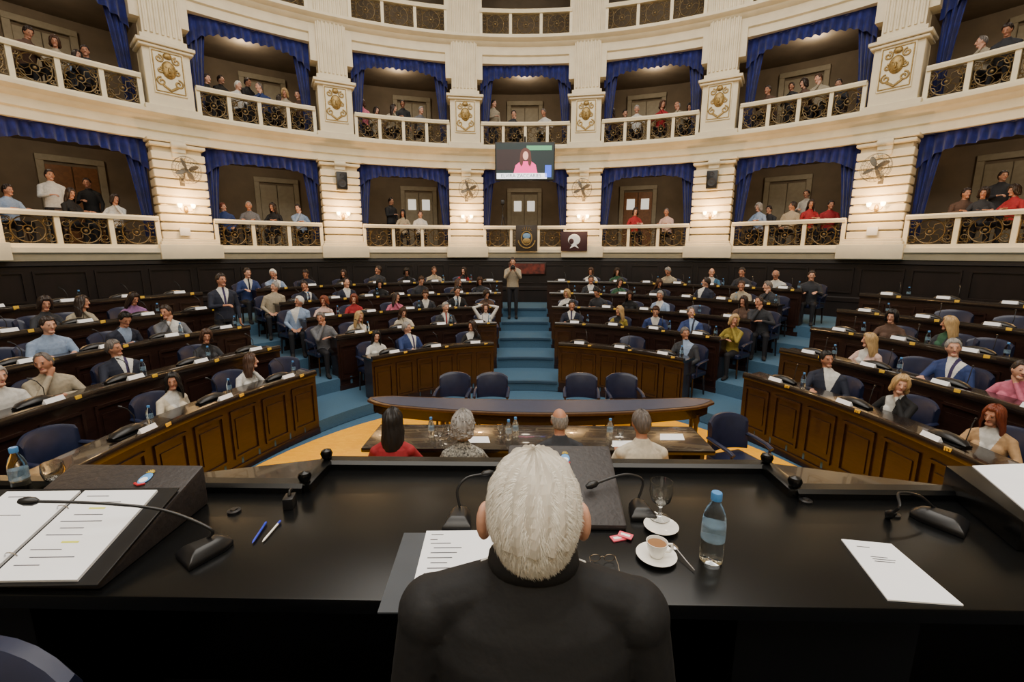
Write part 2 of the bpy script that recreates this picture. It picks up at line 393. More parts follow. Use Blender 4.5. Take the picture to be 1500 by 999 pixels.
def person_G(fem,pose):
    st=pose.get('stand',False); lean=pose.get('lean',0.05); pel=.95 if st else .52; sw=pose.get('sw',.16 if fem else .185); SX=pose.get('sx',0)
    g=G(); Y=lambda h:lean*h; X=lambda h:SX*h
    hts=[-.07,0,.15,.32,.42,.48,.53,.6]
    rr=[(.15,.12),(.18,.13),(.135,.105),(.16,.12),(.17,.112),(.15,.098),(.1,.075),(.052,.052)] if fem else [(.15,.12),(.178,.13),(.165,.125),(.188,.135),(.2,.128),(.175,.112),(.115,.09),(.064,.064)]
    g.c=9; g.tube([(X(h),Y(h),pel+h) for h in hts],rr,24,side=(1,0,0))
    if fem:
        for s in(-1,1): g.ell((s*.075+X(.36),Y(.36)+.1,pel+.35),(.07,.06,.07))
    hy=pose.get('hy',Y(.72)+.03); hz=pel+pose.get('hz',.735); hx=pose.get('hx',0)+X(.72)
    H=Matrix.Translation((hx,hy,hz))@Euler((rad(pose.get('hp',0)),rad(pose.get('hr',0)),rad(pose.get('yaw',0)))).to_matrix().to_4x4()
    g.c=0; nb=V((X(.57),Y(.57),pel+.56)); ht=V((hx,hy-.015,hz-.05)); g.tube([nb,(nb+ht)/2,ht],[.058,.052,.056] if not fem else [.048,.044,.048],12)
    def hf(p,n):
        nx,ny,nz=n
        if nz<0: p.x*=1-.28*nz*nz; p.y*=(1-.12*nz*nz) 
        if ny>0: p.y*=1-.06*abs(nz)
        if ny>.3 and -.05<nz<.3 and abs(nx)>.2: p.y-=.004
        return p
    g.ell((0,0,0),(.075,.096,.118),M=H,nu=28,nv=20,fn=hf)
    g.tube([(0,.088,.03),(0,.105,-.005),(0,.112,-.022),(0,.09,-.034)],[.007,.011,.016,.008],8,M=H)
    g.ell((0,.068,-.09),(.036,.03,.024),M=H)
    ex=pose.get('ear',0)
    for s in(-1,1):
        g.ell((s*(.077+ex),-.005,-.008-ex),(.012+ex*.2,.02+ex*.4,.033+ex*.4),M=H@Matrix.Rotation(s*.3,4,'Z'),nu=10,nv=8)
        g.c=6; g.ell((s*.031,.0875,.01),(.0095,.006,.0045),M=H,nu=10,nv=6); g.c=8; g.tube([(s*.018,.0955,.031),(s*.034,.0945,.035),(s*.048,.085,.031)],.0028,6,M=H); g.c=0
    g.c=7; g.ell((0,.087,-.058),(.021,.008,.006),M=H,nu=10,nv=6); g.c=0
    shz=pel+pose.get('shz',.455); shy=Y(.46)
    arms=pose['arms']
    for s,(el,wr,hd,nr,cu) in zip((-1,1),arms):
        sh=V((s*sw+X(.46),shy,shz)); e=V((s*el[0]+X(.25),el[1],pel+el[2])); w=V((s*wr[0],wr[1],pel+wr[2]))
        f=.86 if fem else 1
        g.c=1; g.tube([V((s*.03+X(.55),Y(.55),pel+.545)),V((s*sw*.55+X(.5),Y(.5),pel+.505)),sh+V((0,0,.012))],[.045*f,.058*f,.055*f],12)
        g.ell(sh,(.066*f,.068*f,.066*f),nu=16,nv=12); g.tube([sh,(sh*.6+e*.4),e],[.064*f,.057*f,.046*f],12); g.ell(e,(.046*f,.046*f,.046*f))
        g.tube([e,e*.6+w*.4,w],[.046*f,.041*f,.031*f],12)
        g.c=0; hand(g,w+V((s*hd[0],hd[1],hd[2])).normalized()*.012,(s*hd[0],hd[1],hd[2]),nr,s*-1 ,cu,.92 if fem else 1)
    g.c=4
    for s in(-1,1):
        hip=V((s*.09,.0,pel-.02))
        if st: kn=V((s*.1,.03,.52)); an=V((s*.1,0,.09))
        else: kn=V((s*.12,.42,.53)); an=V((s*.12,.4,.09))
        g.tube([hip,hip*.5+kn*.5,kn],[.1,.083,.062],12); g.ell(kn,(.062,.062,.062)); g.tube([kn,kn*.65+an*.35,an],[.06,.056,.04],12)
        g.c=5; g.tube([an+V((0,-.06,-.045)),an+V((0,.02,-.04)),an+V((s*.01,.12,-.055)),an+V((s*.015,.19,-.062))],[(.035,.04),(.042,.05),(.045,.033),(.03,.022)],10,side=(1,0,0)); g.c=4
    return g,H,pel
def bake(g,vox,H,pel,lean,name,vneck=True,it=2):
    me=bpy.data.meshes.new('t'); me.from_pydata(g.v,[],g.f); bm=bmesh.new(); bm.from_mesh(me); bmesh.ops.recalc_face_normals(bm,faces=bm.faces); bm.to_mesh(me); bm.free()
    o=bpy.data.objects.new('t',me); link(o); r=o.modifiers.new('r','REMESH'); r.mode='VOXEL'; r.voxel_size=vox; s=o.modifiers.new('s','SMOOTH'); s.factor=.5; s.iterations=it
    dg=bpy.context.evaluated_depsgraph_get(); dg.update(); nm=bpy.data.meshes.new_from_object(o.evaluated_get(dg)); bpy.data.objects.remove(o)
    bvh=BVHTree.FromPolygons([V(p) for p in g.v],g.f); lab=[]
    zv=pel+.22
    for p in nm.polygons:
        c=p.center; _,_,i,_=bvh.find_nearest(c); m=g.m[i]
        if m==9 or m==1:
            m2=1
            if c.z<pel and m==9: m2=4
            elif vneck and p.normal.y>.1 and c.y>lean*(c.z-pel)+.01 and c.z>zv:
                h=c.z-zv; w=h*.3
                if abs(c.x)<w: m2=3 if abs(c.x)<.016+.012*max(0,(.3-h)) else 2
            m=m2
        lab.append(m if m<9 else 1)
    nm.materials.clear()
    for i in range(9): nm.materials.append(CREAM)
    nm.polygons.foreach_set('material_index',lab); nm.polygons.foreach_set('use_smooth',[True]*len(nm.polygons)); nm.name=name; nm.update()
    return nm
DESKARM=((.26,.13,.27),(.15,.36,.335),(-.25,1,-.05),(0,0,1),.3)
CROSS=((.27,.15,.27),(.0,.33,.335),(-1,.35,0),(0,0,1),.2)
LAP=((.25,.02,.24),(.09,.26,.12),(-.4,1,-.1),(0,0,1),.35)
CHIN=((.2,.27,.3),(.07,.18,.56),(-.3,-.1,1),(0,1,0),.7)
BEHIND=((.33,-.0,.74),(.13,-.1,.78),(-1,-.3,.1),(0,-1,0),.3)
SIDE_=((.25,-.01,.22),(.24,.06,-.02),(0,.1,-1),(1,0,0),.35)
PHONE=((.22,.12,.28),(.07,.27,.47),(-.4,.3,.8),(0,1,0),.9)
HOLD=((.24,.08,.24),(.08,.26,.27),(-.8,.6,.1),(0,.3,1),.5)
POSES={
'ma':(0,dict(lean=.12,yaw=8,hp=-4,arms=(DESKARM,DESKARM))),
'mb':(0,dict(lean=-.12,sx=.14,yaw=42,hr=6,arms=(LAP,DESKARM))),
'mc':(0,dict(lean=.14,sx=.12,yaw=-38,hp=-6,hr=6,arms=(CROSS,CHIN))),
'md':(0,dict(lean=.3,hp=-30,yaw=-10,arms=(CROSS,DESKARM))),
'me':(0,dict(lean=.0,sx=-.16,yaw=-60,hr=-6,arms=(LAP,LAP))),
'fa':(1,dict(lean=.08,yaw=-14,hp=-10,hr=-4,arms=(DESKARM,CROSS))),
'fb':(1,dict(lean=.16,sx=-.1,yaw=38,hr=-8,arms=(CHIN,CROSS))),
'fc':(1,dict(lean=.05,sx=-.08,yaw=-45,hp=-5,arms=(LAP,DESKARM))),
'fe':(1,dict(lean=.25,yaw=20,hp=-28,arms=(CROSS,DESKARM))),
'fd':(1,dict(lean=-.05,arms=(BEHIND,BEHIND))),
'st':(0,dict(stand=True,lean=0,yaw=15,arms=(SIDE_,HOLD))),
'sp':(0,dict(stand=True,lean=.02,hp=-8,arms=(PHONE,PHONE))),
}
BODY={}
for k,(fem,ps) in POSES.items():
    g,H,pel=person_G(fem,ps); BODY[k]=(bake(g,.0075,H,pel,ps.get('lean',.05),'person_'+k),H)
print('bodies',time.time()-T0)
def hairG(style):
    g=G(); nl=56; nt=16
    ax,ay,az=.079,.1,.123
    def zend(l):
        a=abs(l)
        if style=='short': return .078 if a<.75 else (.078-(a-.75)/.5*.085 if a<1.25 else (-.007 if a<1.75 else max(-.085,-.007-(a-1.75)*.12)))
        if style=='reced': return .104 if a<.8 else (.104-(a-.8)/.5*.105 if a<1.3 else max(-.08,-.001-(a-1.3)*.07))
        if style=='bald': return -.005 if a<1.9 else -.075
        if style=='long': return .075 if a<.55 else (.075-(a-.55)/.35*.14 if a<.9 else (-.065-(a-.9)/.4*.18 if a<1.3 else -.27))
        if style=='bob': return .068 if a<.55 else (.068-(a-.55)/.4*.13 if a<.95 else (-.062-(a-.95)*.1 if a<1.4 else -.12))
        if style=='curly': return .07 if a<.6 else (.07-(a-.6)/.4*.1 if a<1 else (-.03-(a-1)*.1 if a<1.8 else -.12))
        if style=='bun': return .08 if a<.7 else (.08-(a-.7)/.5*.085 if a<1.2 else max(-.08,-.005-(a-1.2)*.08))
        return 0
    vol={'short':.009,'reced':.006,'bald':.004,'long':.014,'bob':.02,'curly':.032,'bun':.008}[style]
    outer=[];inner=[]
    for i in range(nl):
        l=-pi+2*pi*i/nl; ze=zend(l)
        ts=1.15 if style=='bald' else 0.001
        if style=='bald' and abs(l)<1.35: ze=.035;ts=1.3
        te=math.acos(max(-.92,min(1,ze/az))); long_=ze<-.1
        if long_: te=1.75
        ro=[];ri=[]
        for j in range(nt+1):
            t=j/nt
            if long_:
                t1=min(1,t/.5); th=ts+(te-ts)*t1
                x,y,z=ax*sin(th)*sin(l),ay*sin(th)*cos(l),az*cos(th)
                if t>.5: q=(t-.5)/.5; z=z+(ze-z)*q; x*=1+.12*sin(q*2.5)+( .12*q if style=='long' else 0); y=y*(1+.05*q) if y<0 else y*(1-.2*q)
            else:
                th=ts+(te-ts)*t; x,y,z=ax*sin(th)*sin(l),ay*sin(th)*cos(l),az*cos(th)
            nz=random.uniform(-1,1) if style=='curly' else 0
            wv=.0035*sin(l*19+j*.4)+.002*sin(l*41+j)+nz*.011
            edge=min(1,(1-t)*5+.25)
            k=(vol*(1+.35*cos(th) if not long_ else 1)+wv)*edge; n=V((x/ax**2,y/ay**2,(z/az**2) if z>-.06 else 0)).normalized()
            ro.append(V((x,y,z))+n*k); ri.append(V((x,y,z))*.96)
        outer.append(ro);inner.append(ri)
    R=[outer[i]+inner[i][::-1] for i in range(nl)]
    g.rings(R,closed=True,caps=False,loop=True)
    if style=='bun': g.ell((0,-.12,.03),(.035,.03,.035))
    if style=='curly':
        rn=random.Random(5)
        for i in range(140):
            n=V((rn.gauss(0,1),rn.gauss(0,1),rn.gauss(.3,1))).normalized()
            if n.y>.35 and n.z<.55: continue
            c=V((n.x*.105,n.y*.125,n.z*.14)); s=rn.uniform(.012,.02); a0=rn.uniform(0,6); M=Matrix.Translation(c)@n.to_track_quat('Y','Z').to_matrix().to_4x4()
            g.tube([(s*cos(a0+q*.9)*(1-q*.08),q*.002,s*sin(a0+q*.9)*(1-q*.08)) for q in range(8)],.005,5,M=M)
    return g
HAIR={}
for s_ in('short','reced','bald','long','bob','curly','bun'):
    g=hairG(s_); o=mk('hair',g,CREAM); HAIR[s_]=o.data; bpy.data.objects.remove(o)
def cm(n,r,g_,b,rough=.8): return mat('cloth_'+n,srgb(r,g_,b),rough,var=.18,scale=30)
C={'navy':cm('navy',28,33,50),'black':cm('black',18,18,21),'white':cm('white',205,204,200),'cream':cm('cream',200,190,170),'grey':cm('grey',100,102,108),'char':cm('charcoal',44,46,52),
'blue':cm('blue',36,54,102),'lblue':cm('light_blue',135,155,185),'red':cm('red',150,32,40),'pink':cm('pink',190,100,125),'beige':cm('beige',175,140,100),'mus':cm('mustard',140,124,48),'purp':cm('lilac',140,100,150),
'green':cm('green',45,85,62),'brown':cm('brown',84,62,50),'sand':cm('sand',160,150,130),'teal':cm('teal',56,105,140),'pants':cm('dark_trousers',26,26,32),'tiered':cm('tie_dark',50,40,80),'lpink':cm('pale_pink',205,175,165),
'patt':mat('cloth_patterned',srgb(170,168,160),.8,col2=srgb(60,58,56),scale=55)}
SK={0:mat('skin_light',srgb(200,150,125),.55,var=.1,scale=20),1:mat('skin_tan',srgb(176,124,98),.55,var=.1,scale=20),2:mat('skin_deep',srgb(145,98,74),.55,var=.1,scale=20)}
EYE=mat('eye_dark',srgb(70,50,44),.3); LIP=mat('lip',srgb(165,95,88),.5); 
HS=dict(rough=.5,scale=60,stretch=(1,1,.15))
HC={'black':mat('hair_black',srgb(24,20,20),var=.5,**HS),'brown':mat('hair_brown',srgb(70,46,32),var=.4,**HS),'dbrown':mat('hair_dark_brown',srgb(45,32,26),var=.4,**HS),
'blonde':mat('hair_blonde',srgb(180,148,100),var=.35,**HS),'grey':mat('hair_grey',srgb(150,146,142),var=.35,**HS),'white':mat('hair_white',srgb(215,212,206),var=.2,**HS),'red':mat('hair_auburn',srgb(120,58,36),var=.35,**HS),'salt':mat('hair_salt',srgb(105,98,94),var=.4,**HS)}
CN={'navy':'navy suit jacket','black':'black clothing','white':'white top','cream':'cream jacket','grey':'grey jacket','char':'charcoal jacket','blue':'blue jacket','lblue':'light blue shirt','red':'red top','pink':'pink top','beige':'beige blazer','mus':'mustard green top','purp':'lilac top','green':'green top','brown':'brown top','sand':'sand coloured shirt','teal':'teal shirt','lpink':'pale pink blazer','patt':'grey patterned top'}
HN={'short':'short','reced':'receding','bald':'balding','long':'long','bob':'bobbed','curly':'curly','bun':'tied back','none':'short'}
HCN={'black':'black','brown':'brown','dbrown':'dark','blonde':'blonde','grey':'grey','white':'white','red':'auburn','salt':'greying'}
def person(M,pose,top,hs='short',hc='dbrown',shirt=None,tie=None,sk=None,where='seated at curved desk',group='people in the chamber',pants='pants'):
    me,H=BODY[pose]; o=bpy.data.objects.new('person',me); link(o); o.matrix_basis=M
    sk=random.choice((0,0,1,1)) if sk is None else sk
    if shirt is None: shirt=top
    if shirt=='skin': sm=SK[sk]
    else: sm=C[shirt]
    tm=C[tie] if tie else sm
    ms=[SK[sk],C[top],sm,tm,C[pants],C['black'],EYE,LIP,HC[hc] if hc!='white' else HC['grey']]
    for i,m in enumerate(ms): o.material_slots[i].link='OBJECT'; o.material_slots[i].material=m
    setp(o,label='person, %s, %s %s hair, %s'%(CN.get(top,top),HN[hs],HCN[hc],where),cat='person',group=group)
    if hs!='none':
        h=bpy.data.objects.new('hair',HAIR[hs]); link(h); h.parent=o; h.matrix_basis=H.copy(); KIDS.setdefault(o.name,[]).append(h)
        h.material_slots[0].link='OBJECT'; h.material_slots[0].material=HC[hc]
    return o
# chairs
def chair():
    root=empty('armchair',label='navy blue leather armchair with dark wood legs',cat='chair',group='blue leather armchairs')
    g=G(); g.box((0,0,.43),(.5,.48,.09)); mk('seat',g,BLEA,root,bevel=.03,seg=3)
    g=G(); R=[]
    for i in range(15):
        a=(i/14-.5)*2; x=a*.27; y=-.25+.09*a*a; h=.95-.06*abs(a)**3
        R.append([(x,y-.035,.5),(x*1.0,y-.065,h-.03),(x,y-.05,h),(x,y-.02,h),(x,y+.01,h-.04),(x,y+.03,.52)])
    g.rings(R); mk('backrest',g,BLEA,root)
    for s in(-1,1):
        g=G(); g.tube([(s*.27,-.2,.7),(s*.285,-.05,.69),(s*.28,.12,.67),(s*.275,.2,.64)],[(.03,.02)]*4,8,side=(1,0,0)); g.tube([(s*.275,.18,.65),(s*.265,.16,.42)],.016,8); mk('armrest',g,BLEA,root)
    for s in(-1,1):
        for t in(-1,1):
            g=G(); g.tube([(s*.22,t*.2,.4),(s*.235,t*.22,0)],[.024,.016],8); mk('leg',g,WOODT,root)
    return root
KC=Kit(chair())
def face(d): return math.atan2(-d.x,d.y)
def find_ph(k,px,off,z,bi):
    p0,p1=BL[(k,bi)]; best=None
    for i in range(501):
        ph=p0+(p1-p0)*i/500; p=E(k,off,ph); p.z=z
        l=CR.transposed()@(p-CAM)
        if -l.z<.3: continue
        x=750+F*l.x/-l.z
        if best is None or abs(x-px)<best[0]: best=(abs(x-px),ph)
    return best[1]
def seat(k,bi,px,*a,**kw):
    ph=find_ph(k,px,.6,pz(k)+1.2,bi); p=E(k,.66,ph); n=En(k,ph); rz=face(-n)
    KC.put(TR(p.x,p.y,pz(k),rz))
    if a and a[0]!='E':
        tgt=V((0,2.0,0))-V((p.x,p.y,0)); f=(tgt.normalized()*.5-n*.5)
        q=p-n*.06
        fm=a[0][0]=='f'
        return person(TR(q.x,q.y,pz(k),face(f)+rad(random.uniform(-20,20)),(.91 if fm else .95)*random.uniform(.97,1.02)),*a,**kw)
L=[
(0,0,95,'E'),(0,0,240,'fc','cream','long','black','white'),(0,0,350,'fb','white','long','brown','white'),(0,0,430,'E'),
(1,0,-15,'ma','white','short','grey'),(1,0,72,'mc','sand','reced','salt'),(1,0,180,'mb','navy','short','salt','white','tiered'),(1,0,297,'fa','char','bob','brown','black'),
(2,0,65,'ma','lblue','short','dbrown'),(2,0,167,'md','navy','short','black','lblue'),(2,0,250,'mc','grey','short','dbrown','white'),(2,0,10,'E'),
(3,0,60,'fa','char','bob','dbrown'),(3,0,105,'fb','sand','long','dbrown'),(3,0,190,'fe','purp','long','dbrown'),(3,0,10,'E'),
(0,1,548,'fa','white','long','black'),(0,1,603,'mb','blue','short','grey','white','tiered'),(0,1,688,'fc','black','long','dbrown','white'),
(1,1,457,'mc','grey','short','salt'),(1,1,519,'fb','cream','long','blonde'),(1,1,590,'fe','cream','long','brown'),(1,1,650,'ma','char','short','grey','white','red'),(1,1,711,'fd','white','bob','brown','white'),
(2,1,397,'me','lblue','short','white','white'),(2,1,470,'fc','lpink','bob','red'),(2,1,517,'fa','red','bob','red'),(2,1,575,'fb','pink','long','dbrown'),(2,1,622,'md','char','short','brown','white'),(2,1,668,'ma','black','short','black','white','navy'),(2,1,712,'fe','brown','bob','dbrown'),
(3,1,447,'mc','navy','short','dbrown','white','tiered'),(3,1,505,'ma','navy','reced','dbrown','white'),(3,1,557,'fe','black','long','black','black'),(3,1,612,'md','char','short','brown'),(3,1,665,'fb','brown','long','brown'),(3,1,395,'me','sand','short','grey'),(3,1,705,'fe','char','long','brown'),
(4,1,345,'ma','blue','short','dbrown','white','navy'),(4,1,402,'mc','lblue','short','white','white'),(4,1,448,'md','navy','short','dbrown'),(4,1,503,'fa','black','long','dbrown'),(4,1,597,'fe','black','bob','black'),(4,1,676,'fc','red','long','dbrown','black'),(4,1,635,'ma','sand','short','brown'),(4,1,548,'me','char','short','dbrown'),
(0,2,922,'E'),(0,2,1010,'mb','char','short','salt','lblue'),
(1,2,838,'ma','navy','short','black','white','tiered'),(1,2,906,'fc','mus','long','blonde','black'),(1,2,960,'md','blue','short','brown','white'),(1,2,1018,'mb','blue','reced','salt','lblue','navy'),(1,2,1100,'fb','mus','bob','blonde'),
(2,2,832,'fa','white','bob','blonde'),(2,2,880,'md','char','short','black'),(2,2,925,'fe','black','long','dbrown'),(2,2,970,'ma','lblue','short','grey','white'),(2,2,1091,'fa','brown','long','dbrown'),(2,2,1138,'mc','char','reced','dbrown'),(2,2,1020,'E'),
(3,2,866,'ma','char','short','dbrown','white'),(3,2,907,'fb','green','bob','dbrown'),(3,2,965,'fe','char','long','brown'),(3,2,1088,'ma','sand','short','brown'),(3,2,1135,'mc','char','short','salt'),(3,2,1030,'me','navy','short','dbrown','white'),
(4,2,983,'md','sand','short','grey'),(4,2,1043,'ma','teal','bald','brown','white'),(4,2,1140,'md','white','bald','grey'),(4,2,1190,'ma','char','short','dbrown'),(4,2,866,'fa','white','bob','brown'),(4,2,905,'fe','green','long','dbrown'),(4,2,1090,'ma','char','short','dbrown'),
(0,3,1222,'mb','navy','short','black','white'),(0,3,1322,'fb','black','bob','blonde','white'),(0,3,1462,'fa','beige','long','red','white'),
(1,3,1275,'fc','lpink','long','blonde','white'),(1,3,1405,'mb','blue','short','grey','white','tiered'),(1,3,1495,'fb','pink','short','dbrown'),(1,3,1335,'E'),
(2,3,1308,'fa','brown','bob','black'),(2,3,1392,'fc','char','long','blonde','green'),(2,3,1440,'E'),(3,3,1480,'E'),(3,3,1390,'E')]
for t in L:
    k,bi,px,po=t[:4]
    if po=='E': seat(k,bi,px,'E'); continue
    top,hs,hc=t[4:7]; sh=t[7] if len(t)>7 else None; ti=t[8] if len(t)>8 else None
    seat(k,bi,px,po,top,hs,hc,sh,ti)
# text helper
RX=Matrix.Rotation(pi/2,4,'X')
def text(s,size,m,parent,M,name='lettering'):
    c=bpy.data.curves.new('t','FONT'); c.body=s; c.size=size; c.align_x='CENTER'; c.align_y='CENTER'; c.extrude=.001
    o=bpy.data.objects.new('t',c); link(o); dg=bpy.context.evaluated_depsgraph_get(); dg.update(); me=bpy.data.meshes.new_from_object(o.evaluated_get(dg)); bpy.data.objects.remove(o)
    me.materials.clear(); me.materials.append(m); q=bpy.data.objects.new(name,me); link(q)
    if parent: q.parent=parent
    q.matrix_basis=M; return q
# desk consoles, name plates, bottles
def console():
    g=G(); g.box((0,0,.012),(.34,.17,.024)); root=mk('desk_console',g,BLKP,bevel=.008,label='black padded voting console on the desk',cat='console',group='voting consoles')
    g=G(); g.tube([(-.2,.0,.035),(-.15,0,.05),(-.05,-.01,.062),(.06,-.01,.062),(.15,0,.048),(.2,0,.034)],[(.03,.012),(.065,.03),(.075,.042),(.075,.042),(.062,.028),(.028,.01)],12,side=(0,1,0)); mk('lid',g,BLKP,root)
    g=G(); g.tube([(.13,.04,.04),(.14,.05,.16),(.12,.09,.24),(.1,.13,.27)],.005,6); g.tube([(.1,.13,.27),(.085,.155,.28)],.011,8); mk('microphone',g,BLKP,root)
    return root
KO=Kit(console())
g=G(); g.rings([[(-.11,-.03,0),(-.11,.03,0),(-.11,0,.055)],[(.11,-.03,0),(.11,.03,0),(.11,0,.055)]]); g.c=1; g.box((0,-.019,.026),(.15,.004,.012),Matrix.Rotation(-.5,4,'X')@Matrix.Translation((0,.006,-.008)))
KN=Kit(mk('name_plate',g,[PAPER,INK],label='white name card on the desk edge',cat='name plate',group='name cards'))
g=G(); g.box((0,0,.03),(.07,.012,.06)); KT=Kit(mk('number_tag',g,YEL,bevel=.003,label='small yellow seat number tag',cat='tag',group='seat number tags'))
def bottle():
    root=empty('water_bottle',label='small clear plastic water bottle with blue cap',cat='bottle',group='water bottles')
    g=G(); g.lathe([(.0,.004),(.026,0),(.032,.006),(.033,.05),(.031,.06),(.033,.07),(.033,.13),(.031,.145),(.024,.17),(.013,.19),(.012,.2),(.0,.2)],20); mk('bottle_body',g,PETM,root)
    g=G(); g.lathe([(.0,.198),(.0155,.198),(.0155,.218),(.014,.221),(0,.221)],16); mk('cap',g,BCAP,root)
    g=G(); g.lathe([(.0325,.075),(.0338,.075),(.0338,.12),(.0325,.12)],20); mk('label_band',g,BLAB,root)
    return root
KB=Kit(bottle())
num=10
for k in range(5):
    for bi in range(4):
        p0,p1=BL[(k,bi)]; L_=abs(p1-p0)*((A0+B0)/2+DR*k); n=int(L_/.82)
        for i in range(n):
            ph=p0+(p1-p0)*(i+.5)/n; 
            if abs(ph)>rad(94): continue
            p=E(k,.2,ph); nn=En(k,ph); z=pz(k)+.81; rz=face(nn)
            x,y=proj((p.x,p.y,z))
            if x<-60 or x>1560: continue
            KO.put(TR(p.x,p.y,z,rz))
            tx=V((nn.y,-nn.x,0)); q=E(k,-.005,ph)+tx*.02; KN.put(TR(q.x,q.y,z+.05,rz,.9))
            q=E(k,-.045,ph)+tx*.24; tg=KT.put(TR(q.x,q.y,z-.01,rz))
            if k==0 and bi==3 and num<14: text(str(num),.05,BLKP,tg,Matrix.Translation((0,-.008,.03))@RX,'number'); num+=1
            if random.random()<.5:
                q=p+tx*.3+nn*.02; KB.put(TR(q.x,q.y,z))
# standing people
def stand(px,py,z,*a,**kw):
    p=P(px,py,z); f=V((0,1.5,0))-p; f.z=0; rz=face(f.normalized())
    return person(TR(p.x,p.y,z,rz),*a,**kw)
o=stand(751,467,pz(3),'sp','sand','short','dbrown',where='standing in aisle, camera raised')
M_=o.matrix_basis; g=G(); g.box((0,0,0),(.14,.07,.1)); g.box((0,0,.06),(.06,.05,.03)); cmr=mk('photo_camera',g,BLKP,M=M_@Matrix.Translation((0,.36,1.53)),bevel=.008,label='black photo camera held by the standing person',cat='camera')
g=G(); g.tube([(0,.03,0),(0,.13,0)],[.036,.032],16); mk('lens',g,BLKP,cmr)
ph=find_ph(2,326,.6,2.3,0); q=E(2,.66,ph); person(TR(q.x,q.y,pz(2),face(V((1,-.8,0)))),'st','navy','short','dbrown','white','tiered',where='standing beside desks')
# gallery people
def gal(px,lvl,pose,top,hs,hc,shirt=None,dr=.5):
    if dr==.5: dr=random.uniform(.45,.7)
    z={1:3.0,2:6.25}[lvl]; st=pose[0]=='s'; hz=z+(1.6 if st else 1.15); best=None
    for i in range(1460):
        th=-73+i*.1; t=rad(th); p=V(((RG+dr)*sin(t),CY+(RG+dr)*cos(t),hz)); x,y=proj(p)
        if best is None or abs(x-px)<best[0]: best=(abs(x-px),th)
    th=best[1]; M=AF(th,RG+dr,z,pi+rad(random.uniform(-38,38)))@Matrix.Scale(random.uniform(.93,1.0),4)
    person(M,pose,top,hs,hc,shirt,where='in public balcony',group='spectators in the balcony boxes')
    if not st: KG.put(AF(th,RG+dr+.0,z,pi))
def gchair():
    root=empty('balcony_chair',label='plain dark balcony chair',cat='chair',group='balcony chairs')
    g=G(); g.box((0,0,.43),(.42,.42,.05)); mk('seat',g,BOXF,root,bevel=.01)
    g=G(); g.box((0,-.22,.72),(.42,.04,.34)); g.box((-.19,-.22,.5),(.03,.03,.2)); g.box((.19,-.22,.5),(.03,.03,.2)); mk('backrest',g,BOXF,root,bevel=.008)
    for s in(-1,1):
        for t in(-1,1): g=G(); g.tube([(s*.18,t*.18,.42),(s*.19,t*.19,0)],.015,6); mk('leg',g,BOXF,root)
    return root
KG=Kit(gchair())
for t in((80,2,'fa','sand','bob','brown'),(128,2,'ma','char','short','dbrown'),(30,2,'md','brown','short','dbrown'),(108,2,'fb','lblue','long','dbrown',None,1.2),(300,2,'ma','black','short','dbrown'),(322,2,'st','black','short','dbrown',None,1.7),(362,2,'st','black','short','dbrown',None,1.5),(345,2,'ma','white','short','white'),(386,2,'mc','blue','reced','salt'),(418,2,'fa','sand','bob','blonde'),(440,2,'ma','brown','short','dbrown'),(404,2,'fb','black','long','dbrown',None,1.3),
(532,2,'fa','pink','bob','brown'),(548,2,'fb','sand','long','dbrown',None,1.2),(570,2,'fb','sand','long','dbrown'),(590,2,'st','char','short','dbrown',None,1.5),(615,2,'ma','grey','short','grey'),
(723,2,'st','sand','short','dbrown',None,.8),(752,2,'mc','char','short','dbrown'),(800,2,'md','white','reced','salt'),
(898,2,'fa','brown','long','dbrown'),(915,2,'ma','char','short','dbrown',None,1.2),(933,2,'ma','white','short','grey'),(968,2,'fb','red','bob','brown'),(997,2,'mc','sand','bald','grey'),(1012,2,'fa','black','bob','black',None,1.1),
(1128,2,'ma','brown','short','dbrown'),(1180,2,'fa','brown','bob','dbrown'),(1205,2,'mc','sand','short','brown'),(1230,2,'ma','char','short','dbrown',None,1.1),(1195,2,'fb','black','long','dbrown',None,1.4),(1160,2,'st','char','short','dbrown',None,1.9),(1450,2,'mc','sand','reced','salt'),(1480,2,'md','char','short','dbrown'),
(6,1,'ma','lblue','short','dbrown'),(72,1,'st','white','short','dbrown',None,1.0),(98,1,'fa','black','long','dbrown'),(128,1,'st','black','short','dbrown',None,1.7),(165,1,'fb','white','bob','dbrown'),
(332,1,'mb','blue','short','red'),(366,1,'ma','grey','reced','grey'),(402,1,'fa','black','long','dbrown'),(440,1,'mc','lblue','short','dbrown'),
(572,1,'st','char','short','dbrown',None,1.6),(590,1,'fa','sand','long','black',None,.9),(615,1,'ma','white','short','brown'),
(930,1,'fa','red','bob','dbrown'),(978,1,'ma','lpink','reced','salt'),(1113,1,'fa','lblue','bob','grey'),(1130,1,'ma','char','short','dbrown',None,1.3),(1156,1,'me','sand','short','dbrown'),(1182,1,'st','white','short','dbrown',None,1.6),(1186,1,'fa','red','long','dbrown'),(1215,1,'ma','red','short','dbrown',None,.9),(1410,1,'ma','brown','short','dbrown'),(1440,1,'fa','char','bob','dbrown'),(1468,1,'st','char','short','dbrown',None,1.4),(1490,1,'fa','red','bob','dbrown')):
    gal(*t)
print('gallery',time.time()-T0)
